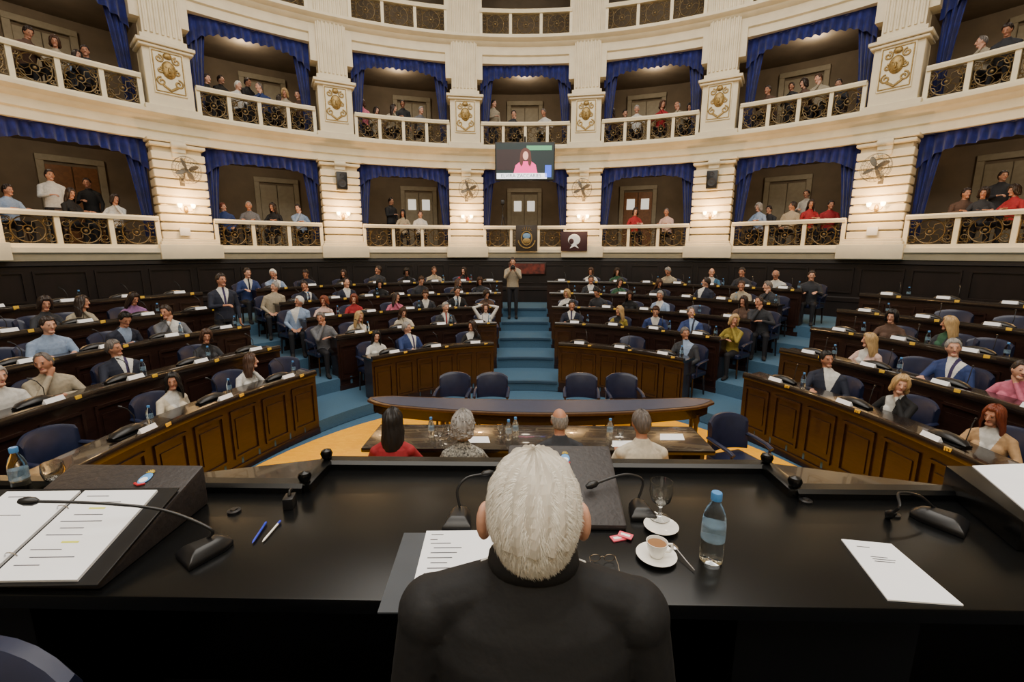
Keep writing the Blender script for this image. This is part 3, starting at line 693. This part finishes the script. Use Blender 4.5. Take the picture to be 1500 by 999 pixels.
# ---------------------------------------------------------------- pier fittings: lamps, fans, speakers
def sconce():
    root=empty('wall_sconce',label='brass wall sconce with two glowing shades',cat='wall lamp',group='wall sconces')
    g=G(); g.ell((0,.0,0),(.05,.03,.09)); 
    for s in(-1,1): g.tube([(0,-.02,-.02),(s*.06,-.08,-.06),(s*.13,-.1,-.03),(s*.14,-.1,.03)],.01,6)
    mk('bracket',g,GOLD,root)
    for s in(-1,1):
        g=G(); g.lathe([(.02,0),(.045,.03),(.055,.08),(.05,.1),(.0,.1)],12,(s*.14,-.1,.03)); mk('shade',g,LAMP,root)
    return root
def fan():
    root=empty('wall_fan',label='grey metal oscillating wall fan',cat='fan',group='wall fans')
    g=G(); g.box((0,.02,-.25),(.1,.05,.2)); g.tube([(0,0,-.25),(0,-.14,-.2),(0,-.16,0)],.02,8); mk('mount',g,FANM,root)
    g=G(); g.tube([(0,-.14,0),(0,-.3,0)],[.07,.05],12); mk('motor',g,FANM,root)
    g=G()
    for R,y in((.32,-.3),(.32,-.36),(.22,-.25),(.22,-.41),(.1,-.43)): g.tube([(R*cos(2*pi*k/28),y,R*sin(2*pi*k/28)) for k in range(28)],.005,4,loop=True)
    for k in range(20):
        a=2*pi*k/20; g.tube([(.05*cos(a),-.43,.05*sin(a)),(.22*cos(a),-.41,.22*sin(a)),(.32*cos(a),-.33,.32*sin(a)),(.22*cos(a),-.25,.22*sin(a))],.003,4)
    mk('cage',g,FANM,root)
    for k in range(4):
        g=G(); a=pi/2*k+.4; g.ell((.16,0,0),(.13,.008,.06),M=Matrix.Translation((0,-.34,0))@Matrix.Rotation(-a,4,'Y')@Matrix.Rotation(.5,4,'X')); mk('blade',g,FANM,root)
    return root
KS=Kit(sconce()); KF=Kit(fan())
for a in PIL[1:9]:
    KS.put(AF(a,11.66,3.98))
    l=bpy.data.lights.new('sconce_light','POINT'); l.energy=85; l.color=(1,.58,.24); l.shadow_soft_size=.08; o=bpy.data.objects.new('sconce_light',l); link(o); o.matrix_basis=AF(a,11.28,4.12)
for a in(PIL[2],PIL[4],PIL[5],PIL[7]): KF.put(AF(a,11.66,4.9,rad(10 if a<0 else -10)))
g=G(); g.box((0,-.15,0),(.3,.24,.5)); sp=mk('loudspeaker',g,BLKP,bevel=.015,label='black box loudspeaker mounted on the pier',cat='speaker',group='wall loudspeakers')
for zz,rr in((-.08,.11),(.14,.06)):
    g=G(); g.lathe([(rr,0),(rr,.012),(rr*.8,.004),(rr*.3,.004),(0,.014)],20,M=Matrix.Translation((0,-.272,zz))@Matrix.Rotation(pi/2,4,'X')); mk('speaker_cone',g,mat('cone_grey',srgb(50,50,52),.6),sp)
g=G(); g.box((0,0,0),(.06,.1,.08)); mk('mount',g,BLKP,sp)
ks=Kit(sp)
for a in(PIL[3],PIL[6]): ks.put(AF(a,11.64,5.0))
g=G(); g.box((0,-.05,0),(.22,.1,.2)); kb=Kit(mk('junction_box',g,CERAM,bevel=.012,label='small white electrical box on the pier',cat='electrical box',group='electrical boxes'))
for a in(PIL[2]-.5,PIL[7]): kb.put(AF(a,11.66,3.42))
def em(n,r,g_,b,s=1.3): c=srgb(r,g_,b); return mat('screen_'+n,c,.4,emit=c,es=s,var=.05)
tv=empty('television_screen',AF(-.05,11.2,5.74),label='hanging television showing a speaker in pink with a name caption',cat='television')
g=G(); g.box((0,.04,0),(1.9,.09,1.16)); mk('frame',g,BLKP,tv,bevel=.012)
g=G(); g.box((0,-.01,0),(1.82,.01,1.08)); mk('screen',g,em('dark',14,40,44,.3),tv)
g=G(); g.box((-.5,-.017,.05),(.8,.004,.62)); mk('picture_desk',g,em('brown',42,24,28,.5),tv)
g=G(); g.add([(-.36,-.0225,-.36),(.4,-.0225,-.36),(.34,-.0225,-.1),(.2,-.0225,.0),(-.14,-.0225,.0),(-.3,-.0225,-.12)],[(0,1,2,3,4,5)]); mk('picture_torso',g,em('pink',240,60,135,1.6),tv)
g=G(); g.add([(.02+.17*cos(a),-.0228,.2+.2*sin(a)) for a in [pi*i/14 for i in range(15)]]+[(-.17,-.0228,-.05),(-.12,-.0228,-.16),(-.07,-.0228,-.1),(-.05,-.0228,.02),(.09,-.0228,.02),(.11,-.0228,-.1),(.16,-.0228,-.16),(.21,-.0228,-.05)],[tuple(range(23))]); mk('picture_hair',g,em('auburn',88,46,40,.8),tv)
g=G(); g.add([(.02+.085*cos(2*pi*k/20),-.0238,.17+.13*sin(2*pi*k/20)) for k in range(20)],[tuple(range(20))]); mk('picture_face',g,em('skin',225,165,150),tv)
g=G(); g.box((-.1,-.024,-.44),(1.6,.004,.17)); mk('caption_bar',g,em('white',240,244,250,1.6),tv)
text('ELVIRA ZACCARIES',.15,em('txt',20,24,50,.2),tv,Matrix.Translation((-.12,-.028,-.44))@RX)
g=G(); g.box((.74,-.024,-.3),(.2,.004,.36)); mk('corner_inset',g,em('blue',50,90,225),tv)
g=G(); g.box((.45,-.02,.4),(.8,.004,.14)); mk('picture_background',g,em('grn',90,160,120,.8),tv)
g=G(); g.tube([(0,.1,.5),(0,.3,.8)],.03,8); g.tube([(0,.1,-.4),(0,.42,-.4)],.02,8); mk('bracket',g,BLKP,tv)
# plaques
DRED=mat('maroon_panel',srgb(58,26,30),.5); DKP=mat('dark_panel',srgb(48,40,32),.5)
def plaque(a,name,m,lab,w=.72,h=.84,z=3.36):
    g=G(); g.box((0,0,0),(w,.04,h)); return mk(name,g,m,M=AF(a,11.36,z),bevel=.008,label=lab,cat='plaque')
pq=plaque(0.3,'crest_plaque',DKP,'dark plaque with a gilded oval coat of arms')
g=G(); g.tube([(.17*cos(2*pi*k/24),-.03,.22*sin(2*pi*k/24)) for k in range(24)],.02,6,loop=True); g.tube([(.28*cos(t),-.03,-.02+.3*sin(t)) for t in [pi*1.05+.9*pi*i/16 for i in range(17)]],.022,6)
for k in range(7): g.tube([(.1*cos(pi*k/6),-.03,.24+.02*sin(pi*k/6)),(.17*cos(pi*k/6),-.03,.25+.12*sin(pi*k/6))],.008,5)
mk('gilded_crest',g,GOLD,pq); g=G(); g.ell((0,-.025,.08),(.13,.01,.09)); mk('crest_sky',g,CBLU,pq); g=G(); g.ell((0,-.025,-.08),(.13,.01,.09)); mk('crest_field',g,GOLD,pq)
pq=plaque(8.2,'headscarf_plaque',DRED,'maroon plaque with a white headscarf emblem',.86,.62,3.26)
g=G(); g.ell((0,-.025,.05),(.2,.012,.18)); g.add([(-.2,-.035,.03),(.2,-.035,.03),(.06,-.035,-.1),(.16,-.035,-.23),(.02,-.035,-.16),(-.14,-.035,-.23),(-.06,-.035,-.1)],[(0,1,2,3,4,5,6)]); mk('white_scarf',g,PAPER,pq)
g=G(); g.ell((-.09,-.04,.0),(.08,.012,.09)); mk('scarf_opening',g,DRED,pq)
g=G(); g.box((0,0,0),(1.3,.04,.42)); pq=mk('wall_picture',g,WOOD,M=AF(0.4,11.66,2.36),bevel=.01,label='long dark framed reddish picture on the wainscot',cat='picture'); g=G(); g.box((0,-.025,0),(1.2,.01,.34)); mk('canvas',g,mat('red_canvas',srgb(120,48,36),.5,col2=srgb(50,20,18),scale=6),pq)
tp=empty('tripod',AF(-3.6,12.15,3.0),label='black camera tripod behind the balcony railing',cat='tripod'); 
for k in range(3):
    g=G(); a=2*pi*k/3; g.tube([(0,0,1.2),(.3*cos(a),.3*sin(a),0)],.014,6); mk('leg',g,BLKP,tp)
g=G(); g.tube([(0,0,1.1),(0,0,1.5)],.018,8); g.box((0,-.05,1.58),(.12,.3,.14)); mk('head',g,BLKP,tp,bevel=.01)
# ---------------------------------------------------------------- curved table, chairs, stenographers
root=empty('curved_table',label='long curved table with navy leather top and walnut edge',cat='table')
def tb(x):
    u=(x-.17)/2.55; return 5.86+.42*u*u, 6.47+.2*u*u
def ttop(g,z0,z1,ins,x0=-2.38,x1=2.72,n=30):
    R=[]
    for i in range(n+1):
        x=x0+ins+(x1-x0-2*ins)*i/n; e=min(1,min(i,n-i)/2.2+.35); a,b=tb(x); m=(a+b)/2; a=m+(a-m)*e+ins; b=m+(b-m)*e-ins; R.append([(x,a,z0),(x,a,z1),(x,b,z1),(x,b,z0)])
    g.rings(R)
g=G(); ttop(g,.72,.76,0); mk('table_edge',g,WOODE,root,bevel=.012)
g=G(); ttop(g,.757,.765,.05); mk('leather_top',g,NLEA,root)
g=G(); ttop(g,.56,.72,.07); mk('apron',g,WOODT,root)
for x in(-2.1,-1.2,-.3,.64,1.54,2.44):
    for w in(0,1):
        g=G(); y=tb(x)[w]+(.13,-.13)[w]; g.tube([(x,y,.6),(x,y,.5),(x,y,.45),(x,y,.1),(x,y,.012)],[.04,.05,.032,.026,.034],10); mk('leg',g,WOOD,root)
for px in(663,720,852,915):
    d=ray(px,565); t=(7.15)/d.y; x=CAM.x+d.x*t; KC.put(TR(x,7.15,0.012,pi+rad(random.uniform(-6,6)),.96))
# clerks platform + desk
ZS=.2
g=G(); g.box((0.25,3.6,ZS/2),(4.5,3.2,ZS)); mk('floor_platform',g,PARQ,**S)
root=empty('clerks_desk',label='long dark clerks desk with glossy top',cat='desk')
g=G(); g.box((.06,4.6,ZS+.74),(3.55,.66,.045)); mk('desktop',g,WOODT,root,bevel=.008)
g=G(); g.box((.06,4.86,ZS+.36),(3.4,.04,.72)); g.box((-1.62,4.6,ZS+.36),(.04,.5,.72)); g.box((1.74,4.6,ZS+.36),(.04,.5,.72)); mk('modesty_panel',g,WOOD,root)
def back(px,y,*a,sc=.95,**kw):
    d=ray(px,620); t=y/d.y; x=CAM.x+d.x*t; o=person(TR(x,y,ZS,rad(random.uniform(-6,6)),sc),*a,where='seated at clerks desk',**kw); KC.put(TR(x,y-.02,ZS,0,.85)); return x
YS=3.82
back(572,YS,'fa','red','long','black',None); back(677,YS,'fa','patt','curly','grey',sc=.92); back(822,YS+.1,'ma','char','bald','grey',sk=1,sc=.93); back(945,YS-.02,'ma','cream','short','salt')
for px,py in((632,640),(755,640),(893,642),(745,644)):
    p=P(px,py,ZS+.765); KB.put(TR(p.x,p.y,ZS+.763))
def wineglass(s=1):
    root=empty('wine_glass',label='stemmed clear glass goblet',cat='glass',group='stemmed glasses')
    g=G(); g.lathe([(0,.0),(.034,0),(.034,.003),(.006,.008),(.005,.04),(.012,.048),(.032,.068),(.039,.1),(.036,.135),(.0345,.135),(.037,.1),(.03,.07),(.01,.052),(0,.05)],24); mk('goblet',g,GLASS,root); return root
KW=Kit(wineglass())
for px,py in((645,645),(733,640),(908,645),(657,636)):
    p=P(px,py,ZS+.763); KW.put(TR(p.x,p.y,ZS+.763))
KC.put(TR(2.3,4.75,ZS,rad(200),.95))
def sheet(name,c4,m,th,lab,z,lines=None,cat='paper',parent=None):
    g=G(); pts=[(p.x,p.y) for p in c4]; g.poly(pts,z,z+th)
    if lines:
        a,b,c,d=c4
        for i,(u0,u1,v,cc) in enumerate(lines):
            def q(u,v): t=a.lerp(b,u); bo=d.lerp(c,u); r=t.lerp(bo,v); return (r.x,r.y,z+th+.0006)
            g.c=cc; g.add([q(u0,v),q(u1,v),q(u1,v+.012),q(u0,v+.012)],[(0,1,2,3)])
    return mk(name,g,[m,INK,HILI],fix=False,smooth=False,label=lab,cat=cat,parent=parent)
for px,py in((700,644),(915,650),(985,640)):
    c=[P(px-18,py-4,.965),P(px+15,py-4,.965),P(px+18,py+5,.965),P(px-18,py+5,.965)]; sheet('paper_sheet',c,PAPER,.003,'white paper sheet on the clerks desk',ZS+.763)
# ---------------------------------------------------------------- presidential dais
g=G(); g.box((0,-.65,.62),(9,4.7,1.24)); mk('floor_dais',g,mat('dais_carpet',srgb(18,22,32),.9),**S)
D=2.0
root=empty('presidential_desk',label='black lacquered presidential desk with raised coaming',cat='desk')
YF,YW=1.78,1.58
o1=[(-3.2,1.04),(3.2,1.04),(3.2,YW),(.93,YW),(.93,YF),(-.93,YF),(-.93,YW),(-3.2,YW)]
g=G(); g.poly(o1,D-.045,D); mk('desktop',g,BLACK,root,bevel=.006)
g=G(); rp=[(-3.2,YW+.02),(-.93,YW+.02),(-.93,YF+.02),(.93,YF+.02),(.93,YW+.02),(3.2,YW+.02)]
g.rings([[(x,y-.03,D-.04),(x,y-.03,D+.022),(x,y-.018,D+.035),(x,y+.025,D+.035),(x,y+.038,D+.022),(x,y+.038,D-.04)] for x,y in rp]); mk('coaming',g,BLACK,root)
for x in(-.93,.93):
    for y in(YW+.02,YF+.02):
        g=G(); g.lathe([(0,0),(.02,0),(.013,.006),(.02,.012),(.025,.028),(.02,.042),(.0,.05)],16,(x,y,D+.03)); mk('knob',g,BLACK,root)
    g=G(); g.box((x,(YW+YF)/2+.02,D-.01),(.06,.24,.09)); mk('side_rail',g,BLACK,root,bevel=.01)
    g=G(); g.box((x,(YW+YF)/2+.04,.98),(.05,.34,1.92)); mk('side_panel',g,WOOD,root)
    s=1 if x>0 else -1; g=G()
    g.add([(x,YF+.08,D+.01),(x+s*.75,YW+.12,D-.02),(x+s*.75,YW+.05,D-.02),(x,YW+.05,D+.01),(x,YF+.08,D-.1),(x+s*.75,YW+.12,D-.12),(x+s*.75,YW+.05,D-.12),(x,YW+.05,D-.1)],[(0,1,2,3),(4,5,6,7),(0,1,5,4),(1,2,6,5),(2,3,7,6),(3,0,4,7)])
    mk('corner_shelf',g,WOODT,root)
g=G(); g.box((0,YF+.04,.98),(1.9,.06,1.94)); g.box((-2.1,YW+.06,.98),(2.3,.06,1.92)); g.box((2.1,YW+.06,.98),(2.3,.06,1.92)); mk('front_panel',g,WOOD,root,bevel=.01)
g=G(); g.box((0,1.5,1.6),(6.2,.03,.71)); mk('modesty_panel',g,BLACK,root)
for x in(-2.6,-1.75,.75,2.4): g=G(); g.box((x,1.29,1.6),(.5,.38,.71)); mk('pedestal_cabinet',g,BLACK,root,bevel=.008)
# president
ps=dict(lean=.08,hy=.045,hz=.675,hp=-3,ear=.021,sw=.2,shz=.47,arms=(LAP,LAP))
g,H,pel=person_G(0,ps); me=bake(g,.0048,H,pel,.08,'person_presiding',it=14); BODY['pr']=(me,H)
pr=person(TR(-.075,.74,1.22,0,1.0),'pr','black','none','white','white',None,sk=0,group='')
pr['label']='white-haired person in a black suit seated with back turned'
SUIT=mat('suit_wool_black',srgb(17,17,20),.75,var=.3,scale=7,bump=1.0); pr.material_slots[1].material=SUIT
g=G(); g.tube([(.078*cos(2*pi*k/28),.05+.074*sin(2*pi*k/28),pel+.575-.02*sin(2*pi*k/28)) for k in range(28)],[(.024,.011)]*28,8,side=(0,0,1),loop=True); mk('jacket_collar',g,SUIT,pr)
def slick():
    g=G(); base=hairG('short')
    g.v+=[(x*1.0,y*.98,z*.92+(.014 if z<-.03 else 0)) for x,y,z in base.v]; g.f+=base.f; g.m+=[0]*len(base.f)
    ax,ay,az=.083,.1,.116; wh=V((.12,-.62,.78)).normalized(); rnd=random.Random(2); cnt=0
    while cnt<26000:
        n=V((rnd.gauss(0,1),rnd.gauss(0,1),rnd.gauss(0,1))).normalized(); z=n.z*az; l=abs(math.atan2(n.x,n.y))
        ze=.07 if l<.75 else (.07-(l-.75)/.5*.05 if l<1.25 else (.02 if l<1.85 else max(-.07,.02-(l-1.85)*.22)))
        if z<ze+rnd.uniform(-.004,.006): continue
        cnt+=1
        p=V((n.x*ax,n.y*ay,n.z*az))*rnd.uniform(.97,1.02); fl=(n-wh); fl=(fl-n*fl.dot(n)); sw=n.cross(fl)*.5
        if fl.length<.01: fl=n.orthogonal()
        clump=sin(l*9+n.z*13)*.2
        fl=(fl.normalized()+sw+n.cross(fl).normalized()*clump+V((rnd.gauss(0,.16),rnd.gauss(0,.16),rnd.gauss(0,.16)))).normalized(); fl=(fl-n*fl.dot(n)*.9).normalized()
        Ls=rnd.uniform(.014,.027)*(.6 if z<0 else 1); w=n.cross(fl).normalized()*.0005; lift=rnd.uniform(.12,.42)
        q=[p,p+fl*Ls*.4+n*Ls*lift*.5,p+fl*Ls*.75+n*Ls*lift*.6-V((0,0,.001)),p+fl*Ls+n*Ls*lift*.5-V((0,0,.002))]
        vs=[]
        for i,a in enumerate(q): ww=w*(1-.28*i); vs+=[a-ww,a+ww]
        g.c=rnd.choice((1,1,1,2)); g.add(vs,[(0,1,3,2),(2,3,5,4),(4,5,7,6)])
    me=bpy.data.meshes.new('hair'); me.from_pydata(g.v,[],g.f)
    for m in(mat('hair_under_grey',srgb(205,198,186),.8),mat('hair_bright_white',srgb(244,240,230),.5,var=.06),mat('hair_pale_grey',srgb(216,210,198),.5,var=.08)): me.materials.append(m)
    me.polygons.foreach_set('material_index',g.m)
    o=bpy.data.objects.new('hair',me); link(o); o.parent=pr; o.matrix_basis=H@Matrix.Scale(1.02,4); o['label']='short white hair with a crown whorl'
slick()
KC.put(TR(-.075,.7,1.24,0,.75)); 
KC.put(TR(-1.13,.42,1.24,pi+rad(16)))
# lecterns: leather wedge
def wedge(name,x0,x1,y0,y1,z0,z1,lab):
    g=G(); g.add([(x0,y0,D),(x1,y0,D),(x1,y1,D),(x0,y1,D),(x0,y0,D+z0),(x1,y0,D+z0),(x1,y1,D+z1),(x0,y1,D+z1)],[(0,1,2,3),(4,5,6,7),(0,1,5,4),(1,2,6,5),(2,3,7,6),(3,0,4,7)])
    return mk(name,g,DLEA,bevel=.012,label=lab,cat='lectern')
def crest(par,M,s=1):
    g=G(); g.ell((0,0,0),(.014*s,.02*s,.002)); mk('crest_shield',g,mat('crest_blue',srgb(90,150,210),.5),par,M)
    g=G(); g.ell((0,-.006*s,.0015),(.010*s,.009*s,.002)); mk('crest_field',g,PAPER,par,M)
    g=G(); g.tube([(-.013*s,-.018*s,.001),(0,-.024*s,.002),(.013*s,-.018*s,.001)],.003*s,6); mk('crest_ribbon',g,mat('crest_red',srgb(190,40,50),.5),par,M)
    g=G()
    for k in range(7): a=pi*k/6; g.tube([(.002*s*cos(a),.018*s+.002*s*sin(a),.002),(.010*s*cos(a),.018*s+.010*s*sin(a),.002)],.0012*s,5)
    mk('crest_sun',g,mat('crest_gold',srgb(210,180,70),.4),par,M)
lw=wedge('leather_lectern',-1.72,-1.24,1.06,1.5,.02,.15,'dark leather covered sloping reading stand with a small crest')
crest(lw,Matrix.Translation((-1.40,1.43,D+.133))@Matrix.Rotation(math.atan2(.13,.44),4,'X'),1.4)
cw=wedge('leather_lectern',-.15,.25,1.36,1.70,.02,.15,'dark leather covered sloping reading stand with a small crest')
crest(cw,Matrix.Translation((.07,1.63,D+.127))@Matrix.Rotation(math.atan2(.13,.34),4,'X'),1.2)
SL=math.atan2(.13,.44)
rb=empty('ring_binder',TR(-1.53,1.03,D+.024)@Matrix.Rotation(0.04,4,'Z')@Matrix.Rotation(SL,4,'X'),label='open ring binder with printed white pages',cat='binder')
g=G(); g.box((0,.18,.0),(.6,.35,.006)); mk('cover',g,BLKP,rb,bevel=.002,seg=1)
for s in(-1,1):
    g=G(); g.box((s*.125,.175,.008),(.235,.32,.008)); x0=s*.125-.09
    for i in range(11):
        if s<0 and i%3: continue
        g.c=2 if (i in(2,7) and s>0) else 1
        w_=.07+.09*((i*7)%5)/5; g.box((x0+w_/2+(.02 if i%2 else 0),.31-i*.025,.0125),(w_ if g.c==1 else .05,.0025 if g.c==1 else .006,.0006)); 
    mk('page_stack',g,[PAPER,INK,HILI],rb)
for yy in(.09,.26):
    g=G(); g.tube([(.018*cos(pi*k/8),yy,.008+.018*sin(pi*k/8)) for k in range(9)],.002,6); mk('ring',g,CHROME,rb)
sheet('grey_folder',[P(592,783,D),P(735,783,D),P(730,900,D),P(553,900,D)],GREYF,.004,'grey folder lying on the desk',D+.001,cat='folder')
lines=[(.1,.3,.06,1),(.1,.22,.14,1)]+[(.12+.1*((i*5)%3)/3,.45+.25*((i*7)%4)/4,.2+.07*i,1) for i in range(10)]
sheet('paper_sheet',[P(625,782,D),P(712,781,D),P(700,893,D),P(597,894,D)],PAPER,.004,'printed white page on the grey folder',D+.006,lines)
sheet('paper_sheet',[P(700,783,D),P(770,783,D),P(765,880,D),P(690,885,D)],PAPER,.003,'printed white page on the grey folder',D+.0105,[(.3,.5,.4,1)])
sheet('paper_booklet',[P(1232,792,D),P(1305,799,D),P(1411,889,D),P(1300,881,D)],PAPER,.004,'stapled white document on the black desk',D+.001,[(.2,.45,.12,1),(.3,.6,.3,1),(.3,.7,.34,1),(.3,.65,.38,1)])
p=P(1041,822,D); KB.put(TR(p.x,p.y,D+.001,0,1.0)); p=P(34,724,D); KB.put(TR(p.x,p.y,D+.001,0,.85))
p=P(966,758,D+.015); KW.put(TR(p.x,p.y,D+.012,0,1.0))
p=P(84,722,D); KW.put(TR(p.x,p.y,D+.001,0,.9))
def saucer():
    g=G(); g.lathe([(0,0),(.035,0),(.04,.004),(.068,.013),(.07,.016),(.066,.015),(.038,.008),(0,.007)],32); return mk('saucer',g,CERAM,label='round white ceramic saucer on the desk',cat='saucer',group='saucers')
kk=Kit(saucer()); p=P(968,775,D); kk.put(TR(p.x,p.y,D+.001,0,.8)); p=P(961,818,D); kk.put(TR(p.x,p.y,D+.001,0,.85))
g=G(); g.lathe([(0,0),(.02,0),(.026,.01),(.034,.035),(.037,.055),(.035,.055),(.031,.035),(.022,.012),(0,.01)],28); cup=mk('coffee_cup',g,CERAM,M=TR(p.x,p.y,D+.009,0,.85),label='white coffee cup with milky coffee',cat='cup')
g=G(); g.tube([(.035,0,.045),(.052,0,.045),(.056,0,.03),(.046,0,.016),(.03,0,.016)],.0045,8); mk('handle',g,CERAM,cup); g=G(); g.lathe([(0,.044),(.0335,.044),(.0335,.045),(0,.046)],24); mk('coffee',g,COFF,cup)
g=G(); g.tube([(0,0,.018),(0,-.05,.01),(0,-.085,.006)],[(.002,.0012)]*3,6); g.ell((0,.012,.016),(.011,.017,.004)); q=P(990,812,D); mk('teaspoon',g,CHROME,M=TR(q.x,q.y,D+.001,rad(18)),label='small metal teaspoon beside the cup',cat='spoon')
for px,py,r in((905,790,.3),(916,788,-.5)):
    q=P(px,py,D); g=G(); g.box((0,0,.002),(.045,.028,.004)); g.c=1; g.box((0,0,.0042),(.03,.012,.0006)); mk('sugar_packet',g,[PINKP,PAPER],M=TR(q.x,q.y,D+.001+(.005 if r<0 else 0),r),bevel=.001,label='small pink sugar packet',cat='sugar packet',group='sugar packets')
q=P(882,824,D); eg=empty('eyeglasses',TR(q.x,q.y,D+.002,.03,.62),label='thin metal framed eyeglasses lying open on the desk',cat='eyeglasses')
WIRE=mat('wire_frame',srgb(120,105,85),.3,.8)
for s in(-1,1):
    g=G(); g.tube([(s*.034+.026*cos(2*pi*k/24)*(1 if abs(cos(2*pi*k/24))<.8 else .95),0,.02+.018*sin(2*pi*k/24)) for k in range(24)],.0016,5,loop=True); mk('rim',g,WIRE,eg)
    g=G(); g.tube([(s*.061,0,.026),(s*.064,-.05,.022),(s*.06,-.1,.014),(s*.055,-.125,.002)],.0016,5); mk('temple',g,WIRE,eg)
g=G(); g.tube([(-.009,0,.024),(0,.002,.028),(.009,0,.024)],.0015,5); mk('bridge',g,WIRE,eg)
for px,py,m,r in((380,783,PENB,.16),(398,781,CERAM,.02)):
    q=P(px,py,D); g=G(); g.tube([(0,-.07,.006),(0,-.055,.006),(0,.05,.006),(0,.07,.006)],[.001,.0045,.0045,.004],10); pn=mk('ballpoint_pen',g,m,M=TR(q.x,q.y,D+.001,r,.8),label='ballpoint pen on the desk',cat='pen',group='pens'); g=G(); g.tube([(0,.05,.0065),(0,.071,.0065)],.0048,10); mk('pen_cap',g,PENB,pn)
def mic(b,path,lab,s=1,rz=0):
    r=empty('gooseneck_microphone',label=lab,cat='microphone',group='desk microphones')
    M=TR(b.x,b.y,D,rz,s); g=G(); R=[]
    for z,k in((0,1),(.02,1),(.045,.72),(.055,.5)): R.append([(x*k,y*k,z) for x,y in((-.07,-.08),(.07,-.08),(.05,.06),(.025,.1),(-.025,.1),(-.05,.06))])
    g.rings(R); mk('base',g,BLKP,r,M,bevel=.006)
    g=G(); g.tube(path,.0045,8); mk('gooseneck',g,BLKP,r)
    e=V(path[-1]); d=(e-V(path[-2])).normalized(); g=G(); g.tube([e-d*.01,e,e+d*.02,e+d*.035],[.006,.012,.013,.007],12); mk('mic_head',g,BLKP,r)
    g=G(); g.box((0,-.03,.042),(.05,.02,.012),M); mk('talk_button',g,mat('btn',srgb(90,90,95),.4),r,bevel=.002)
    return r
def smooth(pts,n=6):
    pts=[V(p) for p in pts]; out=[]
    for i in range(len(pts)-1):
        p0=pts[max(0,i-1)];p1=pts[i];p2=pts[i+1];p3=pts[min(len(pts)-1,i+2)]
        for k in range(n):
            t=k/n; out.append(.5*((2*p1)+(p2-p0)*t+(2*p0-5*p1+4*p2-p3)*t*t+(3*p1-p0-3*p2+p3)*t**3))
    return out+[pts[-1]]
b=P(300,812,D); a1=P(308,775,D+.07); a2=P(240,748,D+.13); a3=P(150,738,D+.18); a4=P(50,735,D+.21)
mic(b,smooth([b+V((0,.02,.04)),a1,a2,a3,a4]),'black conference microphone with a long gooseneck',.75,rad(-35))
b=P(672,765,D); mic(b,smooth([b+V((0,.03,.04)),b+V((-.01,.05,.09)),b+V((.02,.08,.12)),b+V((.08,.1,.125))]),'black conference microphone with short gooseneck',.7)
b=P(938,752,D); mic(b,smooth([b+V((0,.03,.04)),b+V((.015,.05,.1)),b+V((-.05,.05,.12)),P(872,709,D+.1)]),'black conference microphone with foam tip',.65)
b=P(1378,768,D); mic(b,smooth([b+V((0,.03,.04)),b+V((-.05,.04,.08)),b+V((-.12,.04,.09)),P(1318,742,D+.07),P(1307,752,D+.03)]),'black conference microphone with bent gooseneck',.8,rad(40))
for px,py in((343,750),(1308,755),(1180,735)):
    q=P(px,py,D); g=G(); g.lathe([(0,0),(.022,0),(.022,.006),(.012,.008),(.01,.012),(0,.012)],20); mk('cable_grommet',g,BLKP,M=TR(q.x,q.y,D),label='round black cable grommet on the desk',cat='grommet',group='grommets')
g=G(); q=P(425,742,D); g.box((0,0,.02),(.035,.05,.04)); g.tube([(0,.0,.04),(0,.01,.055),(0,.03,.05)],.006,6); mk('badge_reader',g,BLKP,M=TR(q.x,q.y,D,.2),bevel=.006,label='small black card reader on the desk',cat='card reader')
root=empty('side_desk',label='black raised side desk with a white sheet on it',cat='desk'); a=P(1385,682,D+.1); b=P(1500,765,D+.1)
g=G(); g.poly([(a.x,a.y),(b.x,b.y),(b.x+1.2,b.y),(b.x+1.2,a.y)],D+.0,D+.1); mk('desktop',g,BLACK,root,bevel=.008)
sheet('paper_sheet',[P(1424,684,D+.1),P(1520,680,D+.1),P(1560,752,D+.1),P(1500,748,D+.1)],PAPER,.004,'white paper sheet on the side desk',D+.1)
# ---------------------------------------------------------------- lights
def area(loc,rot,size,e,col,sy=None):
    l=bpy.data.lights.new('area','AREA'); l.energy=e; l.color=col; l.size=size
    if sy: l.shape='RECTANGLE'; l.size_y=sy
    o=bpy.data.objects.new('ceiling_and_fill_light',l); link(o); o.location=loc; o.rotation_euler=rot
area((0,6,13.2),(0,0,0),11,1900,(1,.95,.87))
area((0,-2.4,9.5),(rad(62),0,0),10,900,(1,.94,.84),4)  # unseen fill light added high above the camera, aimed at the back wall
for b_ in BAY[1:8]:
    for z,e in((5.5,26),(8.7,38)):
        l=bpy.data.lights.new('box_fill_light','POINT'); l.energy=e; l.color=(1,.85,.64); l.shadow_soft_size=.2; o=bpy.data.objects.new('box_fill_light',l); link(o); o.matrix_basis=AF(b_,13.3,z)  # unseen point fills added to brighten the dim box interiors
w=bpy.data.worlds.new('w'); bpy.context.scene.world=w; w.use_nodes=True; w.node_tree.nodes['Background'].inputs[0].default_value=(.5,.5,.55,1); w.node_tree.nodes['Background'].inputs[1].default_value=.2
print('done',time.time()-T0,len(bpy.data.objects))
